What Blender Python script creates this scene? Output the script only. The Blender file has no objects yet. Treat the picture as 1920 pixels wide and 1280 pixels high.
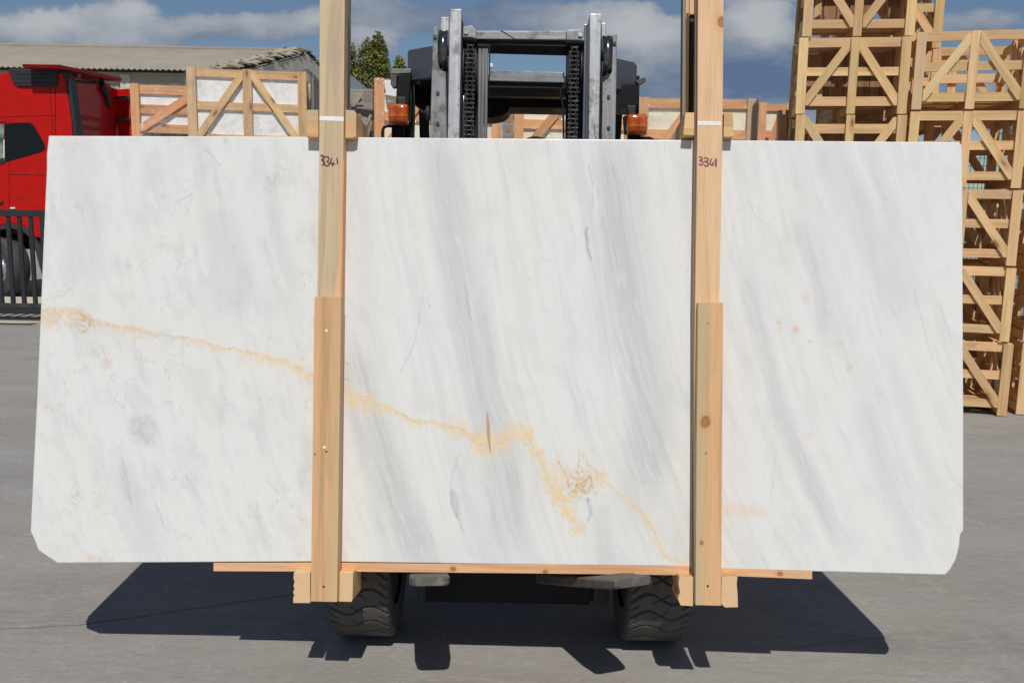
import bpy, bmesh, math, random
import numpy as np
from mathutils import Vector, Matrix
from math import sin, cos, tan, radians, pi, atan, atan2, hypot

random.seed(7)
SC = bpy.context.scene
COL = SC.collection

# ------------------------------------------------------------------ camera
FPX = 1678.0
PITCH = atan(245 / FPX)
ROLL = radians(1.0)
CAM = Vector((0, 0, 1.65))
Fv = Vector((0, cos(PITCH), -sin(PITCH)))
R0 = Vector((1, 0, 0)); U0 = Vector((0, sin(PITCH), cos(PITCH)))
Rv = R0 * cos(ROLL) + U0 * sin(ROLL)
Uv = U0 * cos(ROLL) - R0 * sin(ROLL)
cd = bpy.data.cameras.new('camera')
cam = bpy.data.objects.new('camera', cd); COL.objects.link(cam)
cd.sensor_width = 36; cd.lens = FPX / 1920 * 36
cd.clip_start = 0.05; cd.clip_end = 2000
m3 = Matrix((Rv, Uv, -Fv)).transposed()
cam.matrix_world = Matrix.Translation(CAM) @ m3.to_4x4()
SC.camera = cam

# ------------------------------------------------------------------ world and sun
SUN_EL = radians(53); SUN_AZ = radians(3)      # azimuth: seen from above, from -Y towards +X is positive
SKY_STRENGTH = 0.056
sun_dir = Vector((sin(SUN_AZ) * cos(SUN_EL), -cos(SUN_AZ) * cos(SUN_EL), sin(SUN_EL)))
W = bpy.data.worlds.new('World'); SC.world = W; W.use_nodes = True
nt = W.node_tree; nt.nodes.clear()
def N(t, **k):
    n = nt.nodes.new(t)
    for a, b in k.items(): setattr(n, a, b)
    return n
out = N('ShaderNodeOutputWorld')
sky = N('ShaderNodeTexSky', sky_type='NISHITA', sun_disc=False)
sky.sun_elevation = SUN_EL
sky.sun_rotation = atan2(sun_dir.x, sun_dir.y)
sky.air_density = 1.0; sky.dust_density = 0.0; sky.ozone_density = 4.0
bg = N('ShaderNodeBackground'); bg.inputs[1].default_value = SKY_STRENGTH
nt.links.new(sky.outputs[0], bg.inputs[0])
# clouds: noise over the direction, flattened like layers near the horizon
tc = N('ShaderNodeTexCoord')
sep = N('ShaderNodeSeparateXYZ'); nt.links.new(tc.outputs['Generated'], sep.inputs[0])
def M(op, a, b=None, c=None, tree=None, clamp=False):
    n = (tree or nt).nodes.new('ShaderNodeMath'); n.operation = op; n.use_clamp = clamp
    for i, v in enumerate((a, b, c)):
        if v is None: continue
        if isinstance(v, (int, float)): n.inputs[i].default_value = v
        else: (tree or nt).links.new(v, n.inputs[i])
    return n.outputs[0]
# tangent-plane coordinates of the view direction, gently warped, and a few cloud banks laid out in them
wn = N('ShaderNodeTexNoise'); wn.inputs['Scale'].default_value = 9; wn.inputs['Detail'].default_value = 8; wn.inputs['Roughness'].default_value = 0.58
nt.links.new(tc.outputs['Generated'], wn.inputs['Vector'])
wsp = N('ShaderNodeSeparateColor'); nt.links.new(wn.outputs['Color'], wsp.inputs[0])
ay = M('MAXIMUM', M('ABSOLUTE', sep.outputs['Y']), 0.12)
AZ = M('ADD', M('DIVIDE', sep.outputs['X'], ay), M('MULTIPLY', M('SUBTRACT', wsp.outputs[0], 0.5), 0.11))
EL = M('ADD', M('DIVIDE', sep.outputs['Z'], ay), M('MULTIPLY', M('SUBTRACT', wsp.outputs[1], 0.5), 0.075))
mp = N('ShaderNodeMapping'); mp.inputs['Scale'].default_value = (1, 1, 2.4); nt.links.new(tc.outputs['Generated'], mp.inputs[0])
n1 = N('ShaderNodeTexNoise'); n1.inputs['Scale'].default_value = 9.0; n1.inputs['Detail'].default_value = 10; n1.inputs['Roughness'].default_value = 0.6
nt.links.new(mp.outputs[0], n1.inputs['Vector'])
BANKS = [(40, 50, 90, 34, 1.0, .75), (190, 52, 110, 40, 1.0, .7), (110, 22, 60, 16, .5, .5), (250, 30, 45, 24, .6, .55), (330, 70, 120, 22, .7, .25), (405, 56, 70, 22, .75, .55), (520, 66, 90, 24, .75, .3), (585, 50, 40, 20, .6, .45),
         (720, 96, 55, 36, .95, .75), (740, 25, 110, 24, .75, .35), (960, 32, 150, 34, .9, .10), (1080, 60, 60, 30, .6, .2), (1225, 62, 75, 40, 1.1, 1.0), (1150, 18, 90, 18, .5, .4), (1430, 50, 90, 50, 1.15, 1.1),
         (1260, 165, 170, 44, .75, -.05), (1450, 150, 120, 36, .9, -.15), (1180, 130, 60, 26, .5, .3), (1620, 120, 160, 60, .8, .1), (1800, 40, 130, 26, .85, .45), (1900, 90, 90, 20, .6, .4), (1850, 180, 120, 40, .7, .2),
         (-500, 40, 300, 60, .9, .4), (2500, 60, 350, 70, .9, .4), (900, -250, 500, 90, .9, .5), (200, -420, 350, 110, .9, .6), (1700, -500, 420, 120, .9, .5)]
def sightdir(px, py):
    d = Fv + Rv * ((px - 960) / FPX) + Uv * ((640 - py) / FPX); return d.x / d.y, d.z / d.y
D_ = None; B_ = None
for (bx0, by0, brx, bry, bd, bb) in BANKS:
    a0, e0 = sightdir(bx0, by0)
    dx = M('DIVIDE', M('SUBTRACT', AZ, a0), brx / FPX); dy = M('DIVIDE', M('SUBTRACT', EL, e0), bry / FPX)
    g_ = M('EXPONENT', M('MULTIPLY', M('ADD', M('MULTIPLY', dx, dx), M('MULTIPLY', dy, dy)), -0.8))
    D_ = M('MULTIPLY', g_, bd) if D_ is None else M('ADD', D_, M('MULTIPLY', g_, bd))
    # cloud tops catch the light, bases stay dim
    gt = M('MULTIPLY', g_, M('ADD', M('MULTIPLY', M('MINIMUM', M('MAXIMUM', dy, -1.0), 1.0), 0.35), 0.75))
    B_ = M('MULTIPLY', gt, bb) if B_ is None else M('ADD', B_, M('MULTIPLY', gt, bb))
dens = N('ShaderNodeMapRange'); dens.interpolation_type = 'SMOOTHSTEP'
dens.inputs['From Min'].default_value = 0.32; dens.inputs['From Max'].default_value = 0.74
nt.links.new(M('ADD', D_, M('MULTIPLY', M('SUBTRACT', n1.outputs['Fac'], 0.5), 2.3)), dens.inputs['Value'])
shade = N('ShaderNodeValToRGB')
cr = shade.color_ramp
cr.elements[0].position = 0.0; cr.elements[0].color = (0.10, 0.155, 0.265, 1)
cr.elements[1].position = 1.0; cr.elements[1].color = (0.46, 0.475, 0.495, 1)
e = cr.elements.new(0.38); e.color = (0.225, 0.265, 0.335, 1)
nt.links.new(M('ADD', M('MULTIPLY', B_, 1.05), M('MULTIPLY', M('SUBTRACT', n1.outputs['Fac'], 0.43), 1.7)), shade.inputs[0])
bgc = N('ShaderNodeBackground'); bgc.inputs[1].default_value = 1.0
nt.links.new(shade.outputs[0], bgc.inputs[0])
mixw = N('ShaderNodeMixShader')
up = N('ShaderNodeMapRange'); up.inputs['From Min'].default_value = -0.02; up.inputs['From Max'].default_value = 0.02
nt.links.new(sep.outputs['Z'], up.inputs['Value'])
nt.links.new(M('MULTIPLY', M('MULTIPLY', dens.outputs[0], up.outputs[0]), 0.92), mixw.inputs[0])
nt.links.new(bg.outputs[0], mixw.inputs[1]); nt.links.new(bgc.outputs[0], mixw.inputs[2])
nt.links.new(mixw.outputs[0], out.inputs[0])

sl = bpy.data.lights.new('sun', 'SUN'); sl.energy = 3.3; sl.angle = radians(0.5); sl.color = (1.0, 0.965, 0.91)
so = bpy.data.objects.new('sun', sl); COL.objects.link(so)
so.rotation_mode = 'QUATERNION'; so.rotation_quaternion = (-sun_dir).to_track_quat('-Z', 'Y'); so.location = (0, -5, 12)

SC.view_settings.view_transform = 'Standard'; SC.view_settings.look = 'None'
SC.view_settings.exposure = 0; SC.view_settings.gamma = 1; SC.view_settings.use_curve_mapping = False
SC.cycles.max_bounces = 8; SC.cycles.transparent_max_bounces = 16

# ------------------------------------------------------------------ survey helpers (where a sight line meets a plane of the place)
def sight(px, py):
    return Fv + Rv * ((px - 960) / FPX) + Uv * ((640 - py) / FPX)
def on_plane(px, py, P, Nn):
    d = sight(px, py); return CAM + d * ((P - CAM).dot(Nn) / d.dot(Nn))
def on_ground(px, py): return on_plane(px, py, Vector((0, 0, 0)), Vector((0, 0, 1)))
def at_y(px, py, Y): return on_plane(px, py, Vector((0, Y, 0)), Vector((0, 1, 0)))

class Frame:
    """a plane in the place: origin, x along it, z up along it, n towards the viewer"""
    def __init__(s, P, yaw, lean):
        s.P = P
        s.n = Vector((-sin(yaw) * cos(lean), -cos(yaw) * cos(lean), sin(lean)))
        s.x = Vector((cos(yaw), -sin(yaw), 0)); s.z = s.x.cross(s.n) * -1
        if s.z.z < 0: s.z = -s.z
        s.M = Matrix((s.x, s.z, s.n)).transposed()
    def at(s, px, py, off=0.0):
        return on_plane(px, py, s.P + s.n * off, s.n)
    def w(s, a, b, off=0.0): return s.P + s.x * a + s.z * b + s.n * off

# ------------------------------------------------------------------ object helpers
WM = {}
def reg(o, Mw): WM[o.name] = Mw; return o
def thing(name, label, cat, loc=(0, 0, 0), rotz=0, group=None):
    o = bpy.data.objects.new(name, None); COL.objects.link(o)
    o.empty_display_size = 0.2
    Mw = Matrix.Translation(Vector(loc)) @ Matrix.Rotation(rotz, 4, 'Z')
    o.matrix_world = Mw; reg(o, Mw)
    tag(o, label, cat, group); return o
def tag(o, label=None, cat=None, group=None, kind=None):
    if label: o['label'] = label
    if cat: o['category'] = cat
    if group: o['group'] = group
    if kind: o['kind'] = kind
    return o
def link(name, me, mat=None, parent=None, Mw=None):
    """Mw is the world matrix; under a parent the local matrix is derived from it"""
    if mat is not None and not me.materials: me.materials.append(mat)
    o = bpy.data.objects.new(name, me); COL.objects.link(o)
    Mw = Mw if Mw is not None else Matrix.Identity(4)
    if parent is not None:
        o.parent = parent; o.matrix_basis = WM[parent.name].inverted() @ Mw
    else: o.matrix_basis = Mw
    return reg(o, Mw)
def copy_tree(o, Mw=None, parent=None):
    c = o.copy(); COL.objects.link(c)
    if parent is not None: c.parent = parent
    if Mw is not None: c.matrix_basis = Mw; reg(c, Mw)
    for ch in list(o.children): copy_tree(ch, None, c)
    return c
def me_from(verts, faces, name='mesh', smooth=False):
    me = bpy.data.meshes.new(name); me.from_pydata([tuple(v) for v in verts], [], faces); me.update()
    if smooth: me.polygons.foreach_set('use_smooth', [True] * len(me.polygons))
    return me
def bm_mesh(bm, name='mesh', smooth=False):
    bmesh.ops.recalc_face_normals(bm, faces=bm.faces)
    me = bpy.data.meshes.new(name); bm.to_mesh(me); bm.free()
    if smooth: me.polygons.foreach_set('use_smooth', [True] * len(me.polygons))
    return me
_bc = {}
def box_mesh(sx, sy, sz, mat, bevel=0.0):
    k = (round(sx, 3), round(sy, 3), round(sz, 3), mat.name, bevel)
    if k not in _bc:
        bm = bmesh.new(); bmesh.ops.create_cube(bm, size=1, matrix=Matrix.Diagonal((k[0], k[1], k[2], 1)))
        if bevel: bmesh.ops.bevel(bm, geom=bm.edges[:], offset=bevel, segments=1, affect='EDGES')
        me = bm_mesh(bm); me.materials.append(mat); _bc[k] = me
    return _bc[k]
def axes(a, b, up=Vector((0, 0, 1))):
    """matrix with local X from a to b, centred between them"""
    x = (b - a).normalized(); y = up.cross(x)
    if y.length < 1e-4: y = Vector((0, 1, 0))
    y.normalize(); z = x.cross(y)
    Mx = Matrix((x, y, z)).transposed().to_4x4(); Mx.translation = (a + b) / 2
    return Mx
def plank(name, a, b, wy, wz, mat, parent, up=Vector((0, 0, 1)), bevel=0.0):
    """a board whose length runs along its own X (so its grain does too)"""
    a = Vector(a); b = Vector(b)
    Ml = axes(a, b, up)
    Mw = (WM[parent.name] @ Ml) if parent is not None else Ml
    return link(name, box_mesh((b - a).length, wy, wz, mat, bevel), None, parent, Mw)
def prism(name, fr, pts, off, depth, mat, parent, along=None, bevel=0.0, px=True):
    """extrude an outline lying in frame fr (front face at offset off) backwards by depth; local X runs along 'along'"""
    W3 = [fr.at(p[0], p[1], off) if px else fr.w(p[0], p[1], off) for p in pts]
    c = sum(W3, Vector()) / len(W3) - fr.n * depth / 2
    x = along.normalized() if along is not None else fr.x
    y = fr.n.cross(x).normalized(); z = x.cross(y)
    Mw = Matrix((x, y, z)).transposed().to_4x4(); Mw.translation = c
    inv = Mw.inverted(); n = len(W3)
    bm = bmesh.new()
    f = [bm.verts.new(inv @ p) for p in W3]; g = [bm.verts.new(inv @ (p - fr.n * depth)) for p in W3]
    bm.faces.new(f); bm.faces.new(g[::-1])
    for i in range(n): bm.faces.new((f[i], g[i], g[(i + 1) % n], f[(i + 1) % n]))
    if bevel: 
        bmesh.ops.recalc_face_normals(bm, faces=bm.faces)
        bmesh.ops.bevel(bm, geom=bm.edges[:], offset=bevel, segments=2, affect='EDGES', profile=0.6)
    return link(name, bm_mesh(bm), mat, parent, Mw)
def tube(name, pts, r, mat, parent, seg=8, cyc=False):
    """pts in world coordinates"""
    pts = [Vector(p) for p in pts]; bm = bmesh.new(); rings = []
    n = len(pts); prev = None
    for i, p in enumerate(pts):
        t = (pts[min(i + 1, n - 1)] - pts[max(i - 1, 0)]).normalized()
        u = prev if prev is not None else (Vector((0, 0, 1)) if abs(t.z) < 0.9 else Vector((1, 0, 0)))
        u = (u - t * u.dot(t)).normalized(); prev = u; v = t.cross(u)
        rr = r[i] if isinstance(r, (list, tuple)) else r
        rings.append([bm.verts.new(p + (u * cos(2 * pi * k / seg) + v * sin(2 * pi * k / seg)) * rr) for k in range(seg)])
    for a, b in zip(rings, rings[1:]):
        for k in range(seg): bm.faces.new((a[k], a[(k + 1) % seg], b[(k + 1) % seg], b[k]))
    bm.faces.new(rings[0][::-1]); bm.faces.new(rings[-1])
    return link(name, bm_mesh(bm, smooth=seg > 6), mat, parent)
def brace(name, x0, z0, x1, z1, y, t, w, mat, parent):
    """diagonal board in a local XZ face, both ends cut upright so they butt against the posts"""
    L = hypot(x1 - x0, z1 - z0); k = (round(x0, 3), round(z0, 3), round(x1, 3), round(z1, 3), t, w, mat.name)
    h = w * L / abs(x1 - x0) / 2; a = atan2(z1 - z0, x1 - x0); c = Vector(((x0 + x1) / 2, y, (z0 + z1) / 2))
    Rl = Matrix.Rotation(-a, 4, 'Y'); Ml = Matrix.Translation(c) @ Rl; inv = Ml.inverted()
    if k not in _bc:
        zl, zh = min(z0, z1), max(z0, z1)
        P = [(x0, z0 - h), (x1, z1 - h), (x1, z1 + h), (x0, z0 + h)]
        V = [inv @ Vector((px, y - t / 2, pz)) for px, pz in P] + [inv @ Vector((px, y + t / 2, pz)) for px, pz in P]
        me = me_from(V, [(0, 1, 2, 3), (7, 6, 5, 4), (0, 4, 5, 1), (1, 5, 6, 2), (2, 6, 7, 3), (3, 7, 4, 0)]); bm = bmesh.new(); bm.from_mesh(me)
        # trim what would stick out above or below the crate
        lo = inv @ Vector((0, y, zl - 0.028)); hi = inv @ Vector((0, y, zh + 0.028)); up_ = inv.to_3x3() @ Vector((0, 0, 1))
        for co, no in ((lo, -up_), (hi, up_)):
            g2 = bmesh.ops.bisect_plane(bm, geom=bm.verts[:] + bm.edges[:] + bm.faces[:], plane_co=co, plane_no=no, clear_outer=True)
            ed = [e for e in g2['geom_cut'] if isinstance(e, bmesh.types.BMEdge)]
            if ed: bmesh.ops.contextual_create(bm, geom=ed)
        me = bm_mesh(bm); me.materials.append(mat); _bc[k] = me
    return link(name, _bc[k], None, parent, WM[parent.name] @ Ml)
def cyl(name, a, b, r, mat, parent, seg=24, bevel=0.0):
    a = Vector(a); b = Vector(b)
    bm = bmesh.new(); bmesh.ops.create_cone(bm, cap_ends=True, segments=seg, radius1=r, radius2=r, depth=(b - a).length)
    if bevel: bmesh.ops.bevel(bm, geom=[e for e in bm.edges if len(e.link_faces) == 2 and any(len(f.verts) > 4 for f in e.link_faces)], offset=bevel, segments=2, affect='EDGES')
    me = bm_mesh(bm)
    for p in me.polygons: p.use_smooth = len(p.vertices) == 4
    z = (b - a).normalized(); x = Vector((0, 0, 1)).cross(z)
    if x.length < 1e-3: x = Vector((1, 0, 0))
    x.normalize(); y = z.cross(x)
    Mw = Matrix((x, y, z)).transposed().to_4x4(); Mw.translation = (a + b) / 2
    return link(name, me, mat, parent, Mw)
def bx(bm, c, s, R=None):
    Mx = Matrix.Translation(Vector(c)) @ (R.to_4x4() if R is not None else Matrix.Identity(4)) @ Matrix.Diagonal((s[0], s[1], s[2], 1))
    bmesh.ops.create_cube(bm, size=1, matrix=Mx)

# ------------------------------------------------------------------ materials
class Mat:
    def __init__(s, name):
        s.m = bpy.data.materials.new(name); s.m.use_nodes = True; s.t = s.m.node_tree; s.n = s.t.nodes; s.l = s.t.links
        s.b = s.n['Principled BSDF']; s.tc = s.n.new('ShaderNodeTexCoord'); s.rnd = None
    def new(s, t, **k):
        n = s.n.new(t)
        for a, b in k.items(): setattr(n, a, b)
        return n
    def coords(s, scale=(1, 1, 1), rand=True, which='Object'):
        v = s.tc.outputs[which]
        if rand:
            if s.rnd is None: s.rnd = s.new('ShaderNodeObjectInfo')
            w = s.new('ShaderNodeTexWhiteNoise', noise_dimensions='1D'); s.l.new(s.rnd.outputs['Random'], w.inputs['W'])
            sc = s.new('ShaderNodeVectorMath', operation='SCALE'); sc.inputs['Scale'].default_value = 37.0; s.l.new(w.outputs['Color'], sc.inputs[0])
            ad = s.new('ShaderNodeVectorMath', operation='ADD'); s.l.new(v, ad.inputs[0]); s.l.new(sc.outputs[0], ad.inputs[1]); v = ad.outputs[0]
        mpn = s.new('ShaderNodeMapping'); mpn.inputs['Scale'].default_value = scale; s.l.new(v, mpn.inputs[0]); return mpn.outputs[0]
    def noise(s, scale, detail=4, rough=0.5, vec=None, dist=0):
        n = s.new('ShaderNodeTexNoise'); n.inputs['Scale'].default_value = scale; n.inputs['Detail'].default_value = detail
        n.inputs['Roughness'].default_value = rough; n.inputs['Distortion'].default_value = dist
        if vec is not None: s.l.new(vec, n.inputs['Vector'])
        return n.outputs['Fac']
    def ramp(s, fac, stops):
        r = s.new('ShaderNodeValToRGB'); e = r.color_ramp.elements
        e[0].position, e[0].color = stops[0][0], (*stops[0][1], 1); e[1].position, e[1].color = stops[-1][0], (*stops[-1][1], 1)
        for p, c in stops[1:-1]: q = e.new(p); q.color = (*c, 1)
        s.l.new(fac, r.inputs[0]); return r.outputs[0]
    def mix(s, fac, a, b, mode='MIX'):
        n = s.new('ShaderNodeMix', data_type='RGBA', blend_type=mode)
        for i, v in ((0, fac), (6, a), (7, b)):
            if isinstance(v, (int, float)): n.inputs[i].default_value = v
            elif isinstance(v, tuple): n.inputs[i].default_value = (*v, 1)
            else: s.l.new(v, n.inputs[i])
        return n.outputs[2]
    def mr(s, v, a, b, c=0, d=1):
        n = s.new('ShaderNodeMapRange'); 
        for i, x in enumerate((a, b, c, d)): n.inputs[i + 1].default_value = x
        s.l.new(v, n.inputs[0]); return n.outputs[0]
    def math(s, op, a, b=None, c=None): return M(op, a, b, c, tree=s.t)
    def bump(s, h, strength=0.3, dist=0.002):
        n = s.new('ShaderNodeBump'); n.inputs['Strength'].default_value = strength; n.inputs['Distance'].default_value = dist
        s.l.new(h, n.inputs['Height']); s.l.new(n.outputs[0], s.b.inputs['Normal'])
    def color(s, c):
        if isinstance(c, tuple): s.b.inputs['Base Color'].default_value = (*c, 1)
        else: s.l.new(c, s.b.inputs['Base Color'])
    def set(s, rough=None, metal=None, spec=None, coat=None):
        for k, v in (('Roughness', rough), ('Metallic', metal), ('Specular IOR Level', spec), ('Coat Weight', coat)):
            if v is None: continue
            if isinstance(v, (int, float)): s.b.inputs[k].default_value = v
            else: s.l.new(v, s.b.inputs[k])

def wood(name, c1, c2, dark, rand_tint=0.5, grey=(0.45, 0.40, 0.28), ring=(0.42, 0.2, 0.09), knots=True, greyness=0.3, tint=None, at_knots=()):
    m = Mat(name)
    v = m.coords((1, 1, 1))
    va = m.coords((1.2, 26, 26)); vb = m.coords((0.5, 9, 9)); vc = m.coords((6, 160, 160))
    g1 = m.noise(1.0, 5, 0.55, va, 0.6); g2 = m.noise(1.0, 3, 0.5, vb, 0.8); g3 = m.noise(1.0, 3, 0.6, vc)
    base = m.mix(m.mr(g2, 0.35, 0.65), c1, c2)
    base = m.mix(m.math('MULTIPLY', m.mr(g1, 0.47, 0.64), 0.62), base, dark)
    base = m.mix(m.math('MULTIPLY', m.mr(g3, 0.45, 0.7), 0.22), base, tuple(x * 0.6 for x in dark))
    # per-board tint
    r = m.rnd.outputs['Random']
    w = m.new('ShaderNodeTexWhiteNoise', noise_dimensions='1D'); m.l.new(m.math('ADD', r, 3.17), w.inputs['W'])
    sp = m.new('ShaderNodeSeparateColor'); m.l.new(w.outputs['Color'], sp.inputs[0])
    gf = m.math('MULTIPLY', m.mr(sp.outputs[0], 1 - greyness, 1.0), 0.8)
    blot = m.mr(m.noise(3.0, 4, 0.6, m.coords((1, 6, 6))), 0.40, 0.62)
    gf2 = m.math('MULTIPLY', m.math('ADD', gf, m.math('MULTIPLY', blot, greyness * 0.5)), 0.9)
    base = m.mix(gf2, base, grey)
    hs = m.new('ShaderNodeHueSaturation'); m.l.new(base, hs.inputs['Color'])
    m.l.new(m.mr(sp.outputs[1], 0, 1, 1 - 0.22 * rand_tint, 1 + 0.14 * rand_tint), hs.inputs['Value'])
    m.l.new(m.mr(sp.outputs[2], 0, 1, 0.5 - 0.014 * rand_tint, 0.5 + 0.006 * rand_tint), hs.inputs['Hue'])
    base = hs.outputs[0]
    if knots:
        vo = m.new('ShaderNodeTexVoronoi', feature='F1'); vo.inputs['Scale'].default_value = 1.0
        m.l.new(m.coords((2.6, 7.5, 7.5)), vo.inputs['Vector'])
        ve = m.new('ShaderNodeSeparateColor'); m.l.new(vo.outputs['Color'], ve.inputs[0])
        on = m.mr(ve.outputs[0], 0.50, 0.52)
        d = m.math('ADD', vo.outputs['Distance'], m.math('MULTIPLY', m.math('SUBTRACT', m.noise(14, 3, 0.6, v), 0.5), 0.10))
        k = m.math('MULTIPLY', m.mr(d, 0.13, 0.07), on)
        kr = m.math('MULTIPLY', m.math('MULTIPLY', m.mr(d, 0.30, 0.13), on), 0.42)
        base = m.mix(kr, base, ring); base = m.mix(m.math('MULTIPLY', k, 0.8), base, tuple(x * 0.45 for x in ring))
    dm = m.mr(m.noise(1.0, 6, 0.65, m.coords((5, 22, 22)), 0.5), 0.54, 0.72)
    base = m.mix(m.math('MULTIPLY', dm, 0.30), base, (0.36, 0.31, 0.24))
    if tint:                                        # one edge of the board differs in tone
        lv = m.coords((1, 1, 1), rand=False); sx = m.new('ShaderNodeSeparateXYZ'); m.l.new(lv, sx.inputs[0])
        yy = m.math('ADD', sx.outputs[1], m.math('MULTIPLY', m.math('SUBTRACT', m.noise(1, 4, 0.6, m.coords((3, 20, 20), rand=False)), 0.5), 0.05))
        base = m.mix(m.math('MULTIPLY', m.mr(yy, tint[1], tint[2]), tint[3]), base, tint[0])
    for (kx, ky, kr_) in at_knots:
        lv = m.coords((1, 1, 1), rand=False); sx = m.new('ShaderNodeSeparateXYZ'); m.l.new(lv, sx.inputs[0])
        ex = m.math('MULTIPLY', m.math('SUBTRACT', sx.outputs[0], kx), 0.8); ey = m.math('SUBTRACT', sx.outputs[1], ky)
        d = m.math('ADD', m.math('SQRT', m.math('ADD', m.math('MULTIPLY', ex, ex), m.math('MULTIPLY', ey, ey))), m.math('MULTIPLY', m.math('SUBTRACT', m.noise(60, 3, 0.6, lv), 0.5), kr_ * 0.5))
        base = m.mix(m.math('MULTIPLY', m.mr(d, kr_ * 2.2, kr_ * 0.9), 0.35), base, (0.62, 0.30, 0.12))
        base = m.mix(m.math('MULTIPLY', m.mr(d, kr_ * 1.05, kr_ * 0.75), 0.85), base, (0.36, 0.14, 0.05))
        base = m.mix(m.math('MULTIPLY', m.mr(d, kr_ * 0.5, kr_ * 0.2), 0.4), base, (0.46, 0.22, 0.09))
    m.color(base); m.set(rough=0.72, spec=0.25)
    m.bump(m.math('ADD', g1, g3), 0.25, 0.002)
    return m.m

def paint(name, c, rough=0.4, metal=0.0, wear=None, coat=0, wscale=9, wamt=0.5, bumpy=0.0, spec=0.5):
    m = Mat(name); v = m.coords((1, 1, 1), rand=True)
    n = m.noise(wscale, 6, 0.65, v); n2 = m.noise(wscale * 7, 4, 0.6, v)
    col = m.mix(m.mr(n2, 0.3, 0.7), tuple(x * 0.9 for x in c), tuple(min(1, x * 1.08) for x in c))
    if wear: col = m.mix(m.math('MULTIPLY', m.mr(n, 0.52, 0.68), wamt), col, wear)
    m.color(col); m.set(rough=m.mr(n, 0.3, 0.7, rough * 0.8, min(1, rough * 1.25)), metal=metal, coat=coat, spec=spec)
    if bumpy: m.bump(n2, bumpy, 0.002)
    return m.m

MT = {}
MT['crate'] = wood('crate_wood', (0.84, 0.58, 0.295), (0.78, 0.505, 0.235), (0.58, 0.34, 0.145), 0.8, greyness=0.12, grey=(0.68, 0.54, 0.33))
MT['crate_orange'] = wood('wrapped_crate_wood', (0.84, 0.47, 0.23), (0.78, 0.40, 0.18), (0.58, 0.27, 0.11), 0.6, greyness=0.05)
MT['weathered'] = wood('weathered_wood', (0.40, 0.34, 0.27), (0.33, 0.28, 0.22), (0.22, 0.18, 0.14), 0.8, greyness=0.5, grey=(0.33, 0.31, 0.28))
MT['dark_board'] = wood('old_brown_board', (0.42, 0.25, 0.13), (0.34, 0.19, 0.10), (0.2, 0.11, 0.06), 0.8, greyness=0.1)
MT['post_pale'] = wood('pale_spruce', (0.79, 0.53, 0.315), (0.76, 0.49, 0.28), (0.64, 0.38, 0.19), 0.1, greyness=0.0, knots=False, at_knots=((0.855, -0.032, 0.017),))
MT['post_knot'] = wood('knotty_spruce', (0.76, 0.46, 0.23), (0.71, 0.41, 0.195), (0.54, 0.28, 0.12), 0.1, greyness=0.0, knots=False, tint=((0.52, 0.43, 0.25), -0.005, 0.03, 0.85), at_knots=((0.099, 0.015, 0.018), (-0.30, 0.02, 0.007)))
MT['post_grey'] = wood('greyed_spruce', (0.66, 0.50, 0.31), (0.56, 0.43, 0.28), (0.44, 0.34, 0.23), 0.1, greyness=0.12, knots=False, grey=(0.48, 0.41, 0.29), tint=((0.80, 0.48, 0.28), -0.022, -0.034, 0.9))
MT['post_green'] = wood('mixed_spruce', (0.76, 0.43, 0.22), (0.69, 0.41, 0.21), (0.42, 0.28, 0.15), 0.1, greyness=0.0, knots=False, tint=((0.60, 0.46, 0.26), -0.005, -0.045, 0.7), at_knots=((-0.02, 0.036, 0.004),))
MT['post_orange'] = wood('orange_spruce', (0.80, 0.43, 0.20), (0.74, 0.40, 0.19), (0.60, 0.28, 0.11), 0.1, greyness=0.0, knots=False)
MT['post_side'] = wood('shaded_post_side', (0.46, 0.33, 0.20), (0.38, 0.28, 0.17), (0.25, 0.18, 0.11), 0.1, greyness=0.0, knots=False)  # darker copy of the post wood, the side's weaker light put into the colour
MT['gap_shade'] = paint('painted_gap_shade', (0.05, 0.042, 0.036), 0.9)  # near-black colour painted in for the shade between the posts
MT['board'] = wood('pink_spruce_board', (0.82, 0.50, 0.28), (0.76, 0.42, 0.22), (0.60, 0.28, 0.12), 0.1, greyness=0.0, knots=False, at_knots=((0.36, 0, 0.008), (0.655, 0.0, 0.007), (0.045, 0.0, 0.009), (-0.35, 0.005, 0.004)))
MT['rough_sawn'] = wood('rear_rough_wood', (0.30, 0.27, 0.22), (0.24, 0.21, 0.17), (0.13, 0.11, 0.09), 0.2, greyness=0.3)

def endgrain():
    m = Mat('end_grain'); v = m.coords((1, 1, 1), rand=False)
    w = m.new('ShaderNodeTexWave', wave_type='RINGS', rings_direction='Z'); w.inputs['Scale'].default_value = 62; w.inputs['Distortion'].default_value = 1.6; w.inputs['Detail'].default_value = 2; w.inputs['Detail Scale'].default_value = 1.2
    mpn = m.new('ShaderNodeMapping'); mpn.inputs['Location'].default_value = (0.03, 0.06, 0); m.l.new(v, mpn.inputs[0]); m.l.new(mpn.outputs[0], w.inputs['Vector'])
    c = m.mix(m.mr(w.outputs['Fac'], 0.1, 0.9), (0.64, 0.41, 0.21), (0.84, 0.60, 0.37))
    n = m.noise(90, 5, 0.7, v); c = m.mix(m.math('MULTIPLY', m.mr(n, 0.5, 0.8), 0.35), c, (0.55, 0.33, 0.15))
    m.color(c); m.set(rough=0.85, spec=0.1); m.bump(n, 0.6, 0.003); return m.m
MT['end'] = endgrain()
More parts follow.
